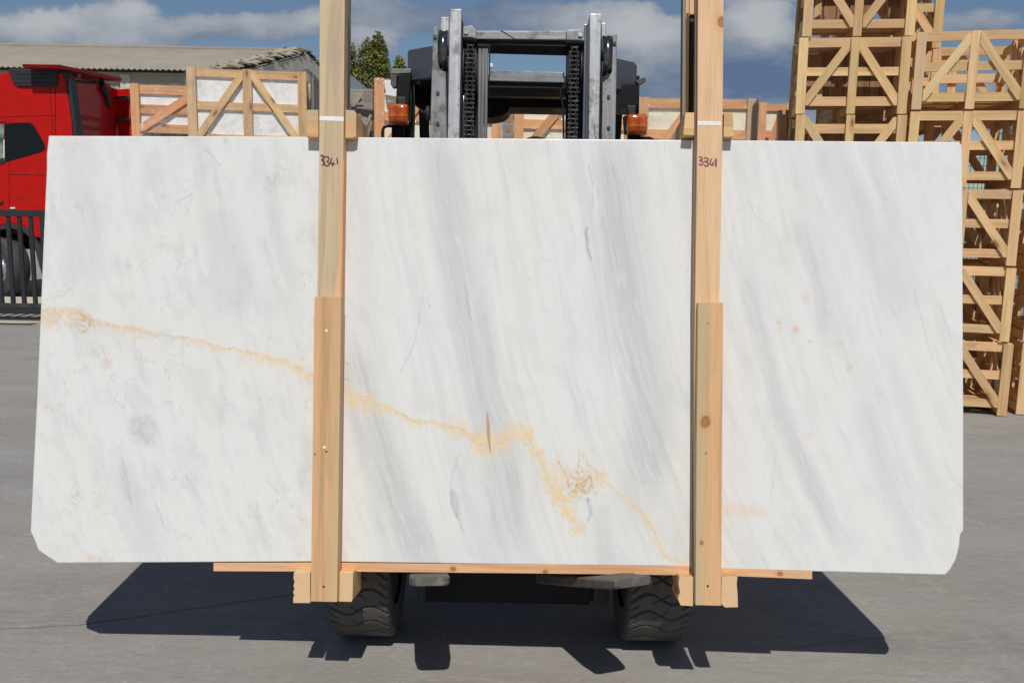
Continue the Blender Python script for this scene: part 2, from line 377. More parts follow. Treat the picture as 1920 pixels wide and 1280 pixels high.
def steel(name, c, dark, light, rough, metal):
    m = Mat(name); v = m.coords((1, 1, 1)); st = m.noise(1, 6, 0.7, m.coords((2.5, 60, 60)), 0.4); bl = m.noise(14, 6, 0.7, v); fl = m.noise(70, 4, 0.7, m.coords((0.25, 1, 1)))
    col = m.mix(m.mr(st, 0.32, 0.68), c, light); col = m.mix(m.math('MULTIPLY', m.mr(bl, 0.52, 0.66), 0.7), col, dark); col = m.mix(m.math('MULTIPLY', m.mr(fl, 0.62, 0.70), 0.85), col, tuple(x * .5 for x in dark))
    m.color(col); m.set(rough=m.mr(bl, .3, .7, rough * .8, rough * 1.4), metal=metal); m.bump(m.math('ADD', st, fl), 0.25, 0.001); return m.m
MT['steel'] = steel('bare_steel', (0.34, 0.34, 0.345), (0.09, 0.085, 0.08), (0.56, 0.56, 0.57), 0.4, 0.45)
MT['grey_steel'] = steel('grey_painted_steel', (0.17, 0.178, 0.195), (0.09, 0.09, 0.095), (0.27, 0.28, 0.30), 0.5, 0.2)
MT['pale_steel'] = steel('pale_worn_steel', (0.16, 0.165, 0.17), (0.05, 0.05, 0.05), (0.32, 0.325, 0.33), 0.45, 0.4)
MT['black'] = paint('black_paint', (0.012, 0.0125, 0.014), 0.6, wear=(0.03, 0.03, 0.03), wscale=11, spec=0.2)
MT['guard_paint'] = paint('guard_grey_paint', (0.075, 0.082, 0.095), 0.45, wear=(0.15, 0.16, 0.17), wscale=10)
MT['dark_grey'] = paint('dark_grey_paint', (0.035, 0.037, 0.042), 0.5, wear=(0.08, 0.08, 0.085), wscale=9)
MT['chain'] = paint('oily_chain_steel', (0.06, 0.055, 0.05), 0.28, 0.8, wear=(0.2, 0.19, 0.18), wscale=60)
MT['hose'] = paint('grey_hose', (0.16, 0.16, 0.155), 0.6)
MT['rubber'] = paint('tyre_rubber', (0.105, 0.097, 0.088), 0.85, wear=(0.20, 0.18, 0.15), wscale=7, wamt=0.5, bumpy=0.2, spec=0.2)
MT['chrome'] = paint('polished_steel', (0.38, 0.38, 0.38), 0.22, 1.0)
MT['roller'] = paint('roller_steel', (0.16, 0.16, 0.165), 0.22, 0.9, wear=(0.08, 0.08, 0.08), wscale=20)
MT['yellow'] = paint('yellow_paint', (0.72, 0.47, 0.03), 0.5)
MT['red'] = paint('truck_red', (0.52, 0.008, 0.005), 0.35, coat=0.15, wear=(0.47, 0.009, 0.006), wscale=1.0, wamt=0.5, spec=0.12)
MT['red_shaded'] = paint('truck_red_rear_shaded', (0.36, 0.010, 0.014), 0.5, wear=(0.30, 0.012, 0.016), wscale=1, spec=0.2)  # darker copy of the cab red with the rear wall's shade in it
MT['trim'] = paint('black_plastic_trim', (0.022, 0.023, 0.026), 0.55)
MT['rust'] = paint('worn_tine_steel', (0.10, 0.088, 0.076), 0.65, 0.1, wear=(0.20, 0.182, 0.162), wscale=28, wamt=0.8, bumpy=0.5)
MT['ink'] = paint('purple_ink', (0.13, 0.02, 0.05), 0.6)
MT['ink_faded'] = paint('faded_purple_ink', (0.30, 0.07, 0.10), 0.6)
MT['chalk'] = paint('white_band', (0.86, 0.80, 0.77), 0.7)
MT['marble_pack'] = paint('packed_marble', (0.90, 0.89, 0.87), 0.4, wear=(0.88, 0.875, 0.86), wscale=1.5)
MT['cream_pack'] = paint('packed_cream_stone', (0.90, 0.84, 0.66), 0.45, wear=(0.88, 0.85, 0.74), wscale=1.5)
MT['label'] = paint('paper_label', (0.80, 0.80, 0.80), 0.6)
MT['green'] = paint('green_fence_paint', (0.012, 0.10, 0.055), 0.45)
MT['galv'] = paint('galvanised_wire', (0.22, 0.22, 0.22), 0.4, 0.6)
MT['wall'] = paint('weathered_render', (0.40, 0.355, 0.28), 0.85, wear=(0.30, 0.27, 0.22), wscale=0.8, wamt=0.7)
MT['beam'] = paint('concrete_beam', (0.60, 0.54, 0.44), 0.85, wear=(0.33, 0.31, 0.26), wscale=1.4, wamt=0.6)
MT['tile'] = paint('old_verge_tile', (0.50, 0.45, 0.38), 0.85, wear=(0.16, 0.15, 0.07), wscale=2.2, wamt=0.9)
MT['moss'] = paint('mossy_verge_tile', (0.20, 0.16, 0.06), 0.9, wear=(0.09, 0.08, 0.03), wscale=4, wamt=0.9)
MT['slate'] = paint('grey_blue_roofing', (0.16, 0.20, 0.235), 0.6, wear=(0.22, 0.25, 0.27), wscale=2)
MT['tarp'] = paint('dark_tarpaulin', (0.025, 0.025, 0.028), 0.5)

def glassy(name, c, rough=0.08):
    m = Mat(name); m.color(c); m.set(rough=rough, spec=0.25); return m.m
MT['glass'] = glassy('tinted_glass', (0.006, 0.008, 0.011), 0.05)
def window_glass():
    m = Mat('door_glass'); v = m.coords((1, 1, 1), rand=False)
    m.color(m.ramp(m.noise(3.2, 2, 0.5, v), [(0.4, (0.05, 0.075, 0.07)), (0.6, (0.30, 0.36, 0.30))])); m.set(rough=0.1, spec=0.6); return m.m
MT['door_glass'] = window_glass()
def lens():
    m = Mat('amber_lens'); v = m.coords((1, 1, 1), rand=False)
    w = m.noise(30, 3, 0.5, v); sy = m.new('ShaderNodeSeparateXYZ'); m.l.new(v, sy.inputs[0])
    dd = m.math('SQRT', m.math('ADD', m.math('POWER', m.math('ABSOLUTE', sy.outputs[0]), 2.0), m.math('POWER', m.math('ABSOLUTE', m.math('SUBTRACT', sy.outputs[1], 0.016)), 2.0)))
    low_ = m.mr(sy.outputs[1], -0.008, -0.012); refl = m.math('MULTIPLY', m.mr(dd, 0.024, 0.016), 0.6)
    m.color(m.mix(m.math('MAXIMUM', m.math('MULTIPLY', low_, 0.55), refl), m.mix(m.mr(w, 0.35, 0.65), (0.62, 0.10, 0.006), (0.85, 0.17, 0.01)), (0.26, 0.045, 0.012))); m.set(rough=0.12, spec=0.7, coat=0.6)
    m.b.inputs['Transmission Weight'].default_value = 0.15; return m.m
MT['lens'] = lens()
def wrap():
    m = Mat('stretch_film'); v = m.coords((1, 1, 1))
    n = m.noise(5, 7, 0.65, m.coords((1, 1, 0.6)), 1.6)
    bu = m.new('ShaderNodeBump'); bu.inputs['Strength'].default_value = 0.9; bu.inputs['Distance'].default_value = 0.05; m.l.new(n, bu.inputs['Height'])
    gl = m.new('ShaderNodeBsdfGlossy'); gl.inputs['Roughness'].default_value = 0.10; gl.inputs['Color'].default_value = (0.9, 0.9, 0.9, 1); m.l.new(bu.outputs[0], gl.inputs['Normal'])
    df = m.new('ShaderNodeBsdfDiffuse'); df.inputs['Color'].default_value = (0.72, 0.72, 0.72, 1); m.l.new(bu.outputs[0], df.inputs['Normal'])
    tr = m.new('ShaderNodeBsdfTransparent')
    ms = m.new('ShaderNodeMixShader'); ms.inputs[0].default_value = 0.35; m.l.new(gl.outputs[0], ms.inputs[1]); m.l.new(df.outputs[0], ms.inputs[2])
    fac = m.mr(m.noise(4, 6, 0.7, m.coords((1, 1, 0.7)), 2.0), 0.50, 0.78, 0.02, 0.42)
    mm = m.new('ShaderNodeMixShader'); m.l.new(fac, mm.inputs[0]); m.l.new(tr.outputs[0], mm.inputs[1]); m.l.new(ms.outputs[0], mm.inputs[2])
    m.l.new(mm.outputs[0], m.n['Material Output'].inputs[0]); return m.m
MT['film'] = wrap()
def roofing():
    m = Mat('fibre_cement_roofing'); v = m.coords((1, 1, 1), rand=False)
    n = m.noise(0.35, 5, 0.6, v); n2 = m.noise(1.2, 6, 0.7, m.coords((1, 0.25, 1), rand=False))
    c = m.mix(m.mr(n, 0.3, 0.7), (0.31, 0.275, 0.225), (0.37, 0.33, 0.27)); c = m.mix(m.math('MULTIPLY', m.mr(n2, 0.45, 0.7), 0.5), c, (0.24, 0.215, 0.175))
    m.color(c); m.set(rough=0.85, spec=0.2); return m.m
MT['roof'] = roofing()

def ground_mat():
    m = Mat('yard_concrete'); v = m.coords((1, 1, 1), rand=False)
    big = m.noise(0.28, 5, 0.55, v); mid = m.noise(1.3, 6, 0.6, m.coords((0.55, 1.5, 1), rand=False)); fine = m.noise(60, 4, 0.7, m.coords((0.45, 1.2, 1), rand=False)); speck = m.noise(140, 2, 0.5, v)
    st = m.noise(9, 5, 0.65, m.coords((0.35, 2.2, 1), rand=False), 1.2)
    c = m.mix(m.mr(big, 0.38, 0.62), (0.303, 0.295, 0.283), (0.342, 0.311, 0.271))
    c = m.mix(m.math('MULTIPLY', m.mr(mid, 0.42, 0.70), 0.55), c, (0.361, 0.364, 0.361))
    c = m.mix(m.math('MULTIPLY', m.mr(mid, 0.50, 0.28), 0.45), c, (0.243, 0.230, 0.212))
    c = m.mix(m.math('MULTIPLY', m.mr(st, 0.50, 0.72), 0.30), c, (0.413, 0.400, 0.370))
    c = m.mix(m.math('MULTIPLY', m.mr(fine, 0.35, 0.7), 0.38), c, (0.229, 0.218, 0.201))
    c = m.mix(m.math('MULTIPLY', m.mr(speck, 0.70, 0.76), 0.5), c, (0.619, 0.597, 0.538))
    gy = m.new('ShaderNodeSeparateXYZ'); m.l.new(v, gy.inputs[0]); dust = m.mr(m.math('ADD', gy.outputs[1], m.math('MULTIPLY', m.math('SUBTRACT', big, 0.5), 6.0)), 4.6, 2.6)
    c = m.mix(m.math('MULTIPLY', dust, 0.85), c, (1.0, 0.97, 0.915), 'MULTIPLY')
    oil = m.mr(m.noise(0.9, 5, 0.6, m.coords((1, 1, 1), rand=False), 1.0), 0.60, 0.72)
    c = m.mix(m.math('MULTIPLY', oil, 0.28), c, (0.15, 0.145, 0.14))
    tr_ = m.new('ShaderNodeTexWave', wave_type='BANDS', bands_direction='Y'); tr_.inputs['Scale'].default_value = 0.33; tr_.inputs['Distortion'].default_value = 3.0; tr_.inputs['Detail'].default_value = 2; tr_.inputs['Detail Scale'].default_value = 0.6; m.l.new(m.coords((0.35, 1, 1), rand=False), tr_.inputs['Vector'])
    c = m.mix(m.math('MULTIPLY', m.math('MULTIPLY', m.mr(tr_.outputs['Fac'], 0.86, 0.97), m.mr(m.noise(14, 4, 0.7, m.coords((0.4, 2, 1), rand=False)), 0.4, 0.6)), 0.22), c, (0.17, 0.165, 0.16))
    # scratches: thin iso-lines of a stretched noise
    sc = m.noise(2.2, 7, 0.62, m.coords((0.5, 1.5, 1), rand=False), 2.2)
    ln = m.mr(m.math('ABSOLUTE', m.math('SUBTRACT', sc, 0.5)), 0.0045, 0.0)
    gate = m.mr(m.noise(1.6, 3, 0.5, v), 0.42, 0.58)
    sc2 = m.noise(5.5, 6, 0.6, m.coords((0.35, 1.3, 1), rand=False), 3.0); ln2 = m.mr(m.math('ABSOLUTE', m.math('SUBTRACT', sc2, 0.52)), 0.006, 0.0); gate2 = m.mr(m.noise(4, 3, 0.5, v), 0.52, 0.6)
    c = m.mix(m.math('MULTIPLY', m.math('MULTIPLY', ln2, gate2), 0.95), c, (0.506, 0.482, 0.439))
    c = m.mix(m.math('MULTIPLY', m.mr(m.noise(22, 5, 0.7, m.coords((0.5, 1.5, 1), rand=False), 0.8), 0.52, 0.72), 0.4), c, (0.440, 0.423, 0.388))
    c = m.mix(m.math('MULTIPLY', m.mr(m.noise(30, 5, 0.7, m.coords((0.5, 1.4, 1), rand=False), 0.8), 0.48, 0.30), 0.4), c, (0.209, 0.198, 0.182))
    c = m.mix(m.math('MULTIPLY', m.math('MULTIPLY', ln, gate), 0.8), c, (0.550, 0.524, 0.479))
    # cracks and joints as distances to ground segments
    sp = m.new('ShaderNodeSeparateXYZ'); wv = m.new('ShaderNodeVectorMath', operation='ADD')
    wn = m.new('ShaderNodeTexNoise'); wn.inputs['Scale'].default_value = 5; wn.inputs['Detail'].default_value = 5; m.l.new(v, wn.inputs['Vector'])
    ws = m.new('ShaderNodeVectorMath', operation='SCALE'); ws.inputs['Scale'].default_value = 0.045; m.l.new(wn.outputs['Color'], ws.inputs[0])
    m.l.new(v, wv.inputs[0]); m.l.new(ws.outputs[0], wv.inputs[1]); m.l.new(wv.outputs[0], sp.inputs[0])
    X, Y = sp.outputs[0], sp.outputs[1]
    tot = None
    for (a, b, wdt) in CRACKS:
        dx, dy = b[0] - a[0], b[1] - a[1]; L2 = dx * dx + dy * dy
        t = m.math('DIVIDE', m.math('ADD', m.math('MULTIPLY', m.math('SUBTRACT', X, a[0]), dx), m.math('MULTIPLY', m.math('SUBTRACT', Y, a[1]), dy)), L2)
        t = m.math('MINIMUM', m.math('MAXIMUM', t, 0.0), 1.0)
        ex = m.math('SUBTRACT', X, m.math('MULTIPLY_ADD', t, dx, a[0])); ey = m.math('SUBTRACT', Y, m.math('MULTIPLY_ADD', t, dy, a[1]))
        d = m.math('SQRT', m.math('ADD', m.math('MULTIPLY', ex, ex), m.math('MULTIPLY', ey, ey)))
        k = m.mr(d, wdt, wdt * 0.3)
        tot = k if tot is None else m.math('MAXIMUM', tot, k)
    c = m.mix(m.math('MULTIPLY', tot, 0.7), c, (0.07, 0.066, 0.06))
    m.color(c); m.set(rough=0.82, spec=0.3)
    m.bump(m.math('ADD', m.math('ADD', fine, speck), m.math('MULTIPLY', tot, -2.0)), 0.35, 0.003)
    return m.m
def gp(x, y): p = on_ground(x, y); return (p.x + 0.0225, p.y + 0.0225)
CRACKS = [(gp(150, 1171), gp(560, 1112), 0.008), (gp(-400, 1200), gp(150, 1171), 0.004), (gp(1480, 1212), gp(1668, 1194), 0.003)]
MT['ground'] = ground_mat()

# ------------------------------------------------------------------ ground
g = link('ground', me_from([(-300, -60, 0), (300, -60, 0), (300, 600, 0), (-300, 600, 0)], [(0, 1, 2, 3)]), MT['ground'])
tag(g, 'grey worn concrete yard', kind='structure')

# ================================================================== the marble slab and its frame
LOAD = Frame(at_y(960, 1060, 2.91), radians(2.0), radians(9.3))
LX = LOAD.x
L_EDGE = [(92, 255), (88, 290), (88, 318), (82, 450), (76, 600), (69, 760), (62, 900), (57.5, 996), (66, 1014), (71, 1029), (77, 1034), (108, 1055)]
R_EDGE = [(1797, 267), (1803, 272), (1804, 290), (1805, 600), (1806, 800), (1806, 994), (1800, 1002), (1798, 1024), (1792, 1048), (1782, 1066), (1772, 1077)]
def interp(edge, t):
    ys = np.array([p[1] for p in edge], float); xs = np.array([p[0] for p in edge], float)
    y = ys[0] + t * (ys[-1] - ys[0]); return np.interp(y, ys, xs), y
def seg_dist(PX, PY, pts):
    """distance to a polyline, signed side and arclength position"""
    best = np.full(PX.shape, 1e9); side = np.zeros(PX.shape); arc = np.zeros(PX.shape); L = 0
    for (ax, ay), (bx_, by_) in zip(pts, pts[1:]):
        dx, dy = bx_ - ax, by_ - ay; l2 = dx * dx + dy * dy + 1e-9
        t = np.clip(((PX - ax) * dx + (PY - ay) * dy) / l2, 0, 1)
        ex = PX - ax - t * dx; ey = PY - ay - t * dy; d = np.hypot(ex, ey); k = d < best
        best = np.where(k, d, best); side = np.where(k, dx * ey - dy * ex, side); arc = np.where(k, L + t * math.sqrt(l2), arc); L += math.sqrt(l2)
    return best, np.sign(side), arc / max(L, 1e-9)
class Perlin:
    def __init__(s, seed):
        r = np.random.RandomState(seed); s.p = r.permutation(256); s.p = np.concatenate([s.p, s.p]); a = r.rand(256) * 2 * pi; s.gx = np.cos(a); s.gy = np.sin(a)
    def __call__(s, x, y):
        xi = np.floor(x).astype(int); yi = np.floor(y).astype(int); xf = x - xi; yf = y - yi; xi &= 255; yi &= 255
        u = xf * xf * xf * (xf * (xf * 6 - 15) + 10); v = yf * yf * yf * (yf * (yf * 6 - 15) + 10)
        def gr(ix, iy, fx, fy): h = s.p[s.p[ix & 255] + (iy & 255)]; return s.gx[h] * fx + s.gy[h] * fy
        a = gr(xi, yi, xf, yf); b = gr(xi + 1, yi, xf - 1, yf); c = gr(xi, yi + 1, xf, yf - 1); d = gr(xi + 1, yi + 1, xf - 1, yf - 1)
        return ((a + u * (b - a)) + v * ((c + u * (d - c)) - (a + u * (b - a)))) * 1.5
def fbm(x, y, seed, oct=4, rough=0.5):
    t = 0; am = 1; s = 0
    for o in range(oct): t = t + Perlin(seed + o)(x * 2 ** o, y * 2 ** o) * am; s += am; am *= rough
    return t / s
def sstep(a, b, x): t = np.clip((x - a) / (b - a), 0, 1); return t * t * (3 - 2 * t)

def marble_colors(PX, PY):
    wx = fbm(PX / 160, PY / 260, 11) * 26; wy = fbm(PX / 160, PY / 260, 17) * 20
    wfx = fbm(PX / 26, PY / 34, 21, 4) * 5; wfy = fbm(PX / 26, PY / 34, 27, 4) * 5
    X = PX + wx * 0.6; Y = PY
    yy = (Y - 260)
    k = 0.13 + 0.13 * sstep(1050, 1900, X) + 0.06 * sstep(650, 100, X)
    u = X - k * yy - 0.00013 * yy * yy
    calm = sstep(560, 700, PX)                       # the left panel is mottled, the rest streaked
    streak = 0.5 * fbm(u / 9, Y / 190, 31, 3) + 0.6 * fbm(u / 26, Y / 420, 37, 3) + 0.8 * fbm(u / 70, Y / 800, 41, 3)
    mott = 0.7 * fbm(u / 60, Y / 120, 51, 5, 0.6) + 0.5 * fbm(u / 22, Y / 60, 57, 4, 0.6)
    right = sstep(1330, 1420, PX)
    gray = sstep(-0.25, 0.7, streak) * 0.42 * (0.4 + 0.6 * calm) * (1 - 0.35 * right) + sstep(-0.15, 0.6, mott) * 0.58 * (1 - 0.45 * calm)
    hi = fbm(u / 4.2, Y / 150, 171, 3, 0.6); mid_ = fbm(u / 13, Y / 260, 177, 3, 0.55)
    gray = gray + calm * (1 - 0.3 * right) * (0.16 * sstep(0.05, 0.6, hi) + 0.16 * sstep(0.0, 0.5, mid_))
    bands = [([(800, 240), (835, 330), (850, 420), (880, 600), (905, 720), (940, 860), (950, 960), (975, 1080)], 44, .95),
             ([(650, 640), (690, 780), (730, 900), (770, 1000), (790, 1070)], 42, .95), ([(655, 300), (680, 420), (690, 560)], 22, .35),
             ([(1150, 240), (1165, 420), (1190, 600), (1215, 740), (1215, 860), (1180, 960)], 50, .95), ([(1075, 260), (1100, 420), (1130, 600), (1140, 700)], 16, .6),
             ([(1120, 940), (1130, 1000), (1140, 1060)], 22, .7), ([(1235, 700), (1220, 830), (1160, 860)], 40, .6),
             ([(1540, 255), (1590, 360), (1640, 470), (1700, 600)], 40, .75), ([(1620, 260), (1680, 420), (1720, 560)], 22, .55),
             ([(1400, 480), (1415, 600), (1440, 690), (1465, 770), (1500, 850), (1545, 950), (1580, 1040)], 20, 1.0),
             ([(1490, 400), (1510, 470), (1540, 560), (1545, 640)], 15, .8), ([(1610, 740), (1650, 860), (1690, 960), (1730, 1070)], 26, .7),
             ([(1660, 640), (1700, 760), (1745, 900), (1770, 1020)], 20, .4), ([(140, 260), (160, 400), (150, 540)], 40, .45),
             ([(400, 380), (440, 520), (420, 600)], 40, .45), ([(505, 320), (520, 430), (560, 560)], 18, .5), ([(225, 860), (260, 980), (285, 1050)], 28, .45),
             ([(360, 690), (380, 760)], 24, .4), ([(480, 760), (500, 860)], 14, .4)]
    for pts, w, s in bands:
        d, sd, a = seg_dist(PX + wx * 0.35 + wfx, PY + wfy, pts)
        edge = w * (1 + 0.35 * fbm(u / 30, Y / 300, 61, 3))
        env = sstep(0, 0.12, a) * sstep(1, 0.86, a) * 0.6 + 0.4
        gray = np.maximum(gray, gray * 0.4 + s * env * sstep(edge * 1.40, edge * 0.30, d) * (0.84 + 0.38 * streak + 0.22 * mid_ + 0.16 * hi + 0.15 * mott) * (1 - 0.25 * right))
    gray = np.clip(gray * 0.88, 0, 1.0)
    white = np.array([0.800, 0.793, 0.765]); warm = np.array([0.812, 0.785, 0.735]); gcol = np.array([0.578, 0.575, 0.555]); bcol = np.array([0.562, 0.570, 0.562])
    wm = sstep(-0.1, 0.6, fbm(PX / 170, PY / 260, 71, 3)) * 0.6 + 0.6 * sstep(1380, 1350, PX) * 0 + 0.5 * np.exp(-((PX - 1390) / 60) ** 2) * sstep(400, 900, PY) + 0.45 * np.exp(-((PX - 980) / 50) ** 2) * sstep(800, 300, PY)
    wm = np.clip(wm, 0, 1)[..., None]
    base = white * (1 - wm) + warm * wm
    cool = np.clip(0.5 + fbm(PX / 200, PY / 200, 77, 2), 0, 1)[..., None]
    G = (gcol * (1 - cool) + bcol * cool) * 1.02
    c = base * (1 - gray[..., None]) + G * gray[..., None]
    def over(mask, col):
        nonlocal c
        mask = np.clip(mask, 0, 1)[..., None]; c = c * (1 - mask) + np.array(col) * mask
    # thin white healing lines inside the grey
    hl = np.abs(fbm(u / 34, Y / 520, 83, 3)); over(sstep(0.03, 0.0, hl) * 0.55 * sstep(0.2, 0.6, gray), (0.78, 0.785, 0.775)); hl2 = np.abs(fbm(u / 17, Y / 330, 187, 3)); over(sstep(0.03, 0.0, hl2) * 0.4 * sstep(0.25, 0.7, gray), (0.77, 0.775, 0.765))
    # darker hair lines that run with the bedding
    hl3 = np.abs(fbm(u / 48, Y / 420, 193, 4, 0.55)); over(sstep(0.010, 0.0, hl3) * 0.35 * sstep(0.1, 0.5, fbm(PX / 110, PY / 140, 197, 3) + 0.15), (0.46, 0.475, 0.48))
    # fine wandering grey veins
    for sd_, sx, sy, th, st, lo in ((91, 70, 150, 0.012, 0.42, 0), (95, 120, 90, 0.010, 0.36, 1), (203, 46, 60, 0.010, 0.22, 1)):
        v = np.abs(fbm((PX + wfx * 2) / sx, (PY + wfy * 2) / sy, sd_, 5, 0.6)); gate = sstep(0.0, 0.35, fbm(PX / 90, PY / 90, sd_ + 40, 3))
        over(sstep(th * 2.2, 0.0, v) * st * gate * ((1 - calm * 0.65)), (0.47, 0.475, 0.47))
    veins = [([(1101, 425), (1099, 440), (1104, 470), (1108, 485)], 2.6, .9, (0.30, 0.36, 0.43)), ([(1105, 310), (1110, 350), (1111, 388)], 1.8, .6, (0.36, 0.46, 0.55)),
             ([(1108, 485), (1125, 560), (1148, 700)], 1.6, .45, (0.47, 0.52, 0.57)), ([(1103, 935), (1107, 960), (1103, 975)], 3.0, .85, (0.33, 0.38, 0.47)),
             ([(872, 530), (878, 570), (884, 600)], 1.4, .6, (0.40, 0.40, 0.38)), ([(795, 540), (782, 620), (778, 640), (770, 660), (752, 695)], 1.4, .55, (0.46, 0.46, 0.44)),
             ([(798, 560), (806, 575)], 2, .5, (0.5, 0.5, 0.5)), ([(862, 850), (850, 885), (846, 905)], 2.2, .5, (0.48, 0.48, 0.48)), ([(846, 920), (845, 945), (860, 975), (870, 1000)], 1.6, .7, (0.42, 0.40, 0.30)),
             ([(1150, 310), (1152, 330)], 1.4, .6, (0.45, 0.45, 0.48)), ([(645, 680), (655, 681)], 1, .7, (0.4, 0.33, 0.25)), ([(643, 711), (661, 713)], 1.2, .7, (0.35, 0.33, 0.30)),
             ([(330, 380), (345, 372), (360, 362), (355, 385)], 1.6, .5, (0.48, 0.48, 0.49)), ([(230, 860), (238, 900), (246, 950)], 3.0, .5, (0.50, 0.50, 0.53)), ([(385, 280), (400, 295), (412, 310)], 2.4, .5, (0.50, 0.52, 0.54)),
             ([(222, 735), (215, 748), (232, 765), (240, 720)], 1.5, .45, (0.48, 0.48, 0.48)), ([(346, 890), (352, 902)], 2, .6, (0.45, 0.45, 0.46)), ([(1400, 370), (1420, 410), (1440, 420), (1455, 405)], 1.5, .45, (0.48, 0.5, 0.5)),
             ([(1715, 540), (1730, 610), (1750, 680)], 1.6, .45, (0.50, 0.50, 0.50)), ([(1760, 560), (1790, 660)], 1.4, .4, (0.52, 0.52, 0.50)), ([(1440, 830), (1455, 850), (1445, 930), (1450, 945)], 1.3, .35, (0.5, 0.5, 0.5)),
             ([(1452, 990), (1460, 1015)], 1.3, .5, (0.45, 0.45, 0.45)), ([(1225, 640), (1240, 680)], 1.6, .4, (0.50, 0.52, 0.54)), ([(290, 940), (305, 980), (318, 1000)], 1.8, .4, (0.5, 0.5, 0.5)),
             ([(500, 900), (520, 925), (545, 915)], 1.5, .4, (0.5, 0.49, 0.47)), ([(1800, 905), (1806, 930)], 1.6, .5, (0.45, 0.46, 0.48))]
    for pts, w, s, col in veins:
        d, _, a = seg_dist(PX + wfx * 0.8, PY + wfy * 0.8, pts)
        over(sstep(w * 1.5, w * 0.3, d) * s * (0.7 + 0.6 * fbm(PX / 6, PY / 14, 101, 2)), col)
    # grey clouded patches
    for cx, cy, rx, ry, s in ((272, 805, 32, 36, 1.2), (853, 945, 10, 34, 1.5), (236, 905, 10, 44, .6), (1450, 780, 14, 40, .3)):
        r = np.hypot((PX - cx - 0.25 * (PY - cy) + wfx) / rx, (PY - cy + wfy) / ry); t = fbm(PX / 9, PY / 16, 111, 4, 0.65)
        over(sstep(1.15, 0.55, r) * np.clip(0.32 * s + 0.45 * s * t, 0, 1), (0.46, 0.465, 0.47))
    # golden vein
    main = [(70, 581), (110, 583), (140, 578), (160, 592), (182, 602), (225, 612), (258, 619), (300, 627), (335, 633), (372, 636), (410, 650), (450, 656), (500, 668), (545, 682), (588, 702), (612, 712), (645, 724), (665, 740), (700, 750), (740, 768), (775, 788), (830, 793), (870, 808), (900, 832), (918, 838), (945, 826), (975, 806), (992, 818)]
    sec = [(992, 818), (1003, 840), (1020, 865), (1030, 900), (1045, 935), (1062, 960), (1085, 990)]
    third = [(1085, 845), (1100, 870), (1128, 895), (1160, 925), (1195, 952), (1218, 975), (1232, 1010), (1248, 1045), (1285, 1056)]
    link4 = [(1138, 888), (1105, 895), (1085, 915), (1062, 935)]
    tn = fbm(PX / 16, PY / 22, 121, 5, 0.62); tn2 = fbm(PX / 7, PY / 10, 127, 4, 0.6)
    gold = np.array([0.86, 0.625, 0.33]); gold_d = (0.62, 0.40, 0.17)
    for pts, wdn, s in ((main, 16, .85), (sec, 17, .9), (third, 9, .6), (link4, 9, .85)):
        d, sd, a = seg_dist(PX + wfx * 1.2, PY + wfy * 1.4, pts)
        wloc = wdn * (0.7 + 0.9 * fbm(a * 16, a * 0 + 0.3, 131, 2))
        if pts is main: wloc = wloc * (1 + 0.9 * np.exp(-((PX - 130) / 42) ** 2) + 0.5 * np.exp(-((PX - 680) / 40) ** 2) + 0.7 * np.exp(-((PX - 918) / 36) ** 2) - 0.6 * np.exp(-((PX - 800) / 40) ** 2) - 0.2 * np.exp(-((PX - 550) / 60) ** 2))
        sdw = np.where(sd > 0, 1.0, 0.35) if pts is main else np.where(sd > 0, 0.9, 0.8)
        if pts is main: sdw = np.where((PX > 850) & (sd < 0), 1.1, sdw)
        wl = np.maximum(wloc * sdw, 1.8)
        msk = sstep(wl * 1.35, wl * 0.5, d + tn * wl * 1.7) * (0.72 + 0.9 * tn2)
        gcolr = (0.80, 0.56, 0.31) if pts is main else (0.86, 0.63, 0.34)
        gw = sstep(520, 200, PX) * 0.9 if pts is main else np.zeros(PX.shape)
        over(msk * s * (1 - gw), gold if pts is not main else (0.86, 0.64, 0.35)); over(msk * s * gw, (0.79, 0.60, 0.40))
        lw = 1.3 if pts is main else 1.1
        over(sstep(lw * 2.0, lw * 0.3, d) * (0.5 if pts is main else 0.28) * sstep(-0.25, 0.35, tn + 0.4 * tn2), gold_d)
        cr_ = np.abs(fbm((PX + wfx) / 22, (PY + wfy) / 26, 211, 4, 0.6)); over(sstep(0.035, 0.0, cr_) * np.exp(-(d / (wdn * 1.1)) ** 2) * 0.55 * (sd > -0.5), (0.58, 0.40, 0.22))
        # haze of warmth around it
        over(np.exp(-(d / (wdn * 3.0)) ** 2) * 0.18 * (0.5 + tn), (0.83, 0.74, 0.58))
    # rusty blotch where the vein leaves the slab at the left, and the crystalline nest lower right of centre
    for cx, cy, rx, ry, s_, cl in ((100, 598, 34, 20, .75, (0.80, 0.60, 0.39)), (146, 600, 28, 24, .9, (0.76, 0.54, 0.33)), (1075, 905, 34, 38, .55, (0.84, 0.62, 0.36)), (1100, 905, 26, 22, .6, (0.74, 0.50, 0.26)), (1048, 880, 18, 34, .7, (0.86, 0.62, 0.34)), (1130, 905, 30, 16, .45, (0.86, 0.70, 0.42)), (915, 822, 40, 17, .55, (0.87, 0.68, 0.40)), (500, 680, 90, 12, .25, (0.85, 0.72, 0.5))):
        r = np.hypot((PX - cx + wfx * 2) / rx, (PY - cy + wfy * 2) / ry); over(sstep(1.15, 0.35, r + tn * 0.9) * s_ * (0.55 + 1.0 * tn2), cl)
    cell = np.abs(fbm((PX + wfx) / 13, (PY + wfy) / 13, 161, 3)); nest = np.exp(-(((PX - 1092) / 38) ** 2 + ((PY - 905) / 30) ** 2) * 1.2) + np.exp(-(((PX - 158) / 22) ** 2 + ((PY - 606) / 16) ** 2) * 1.2)
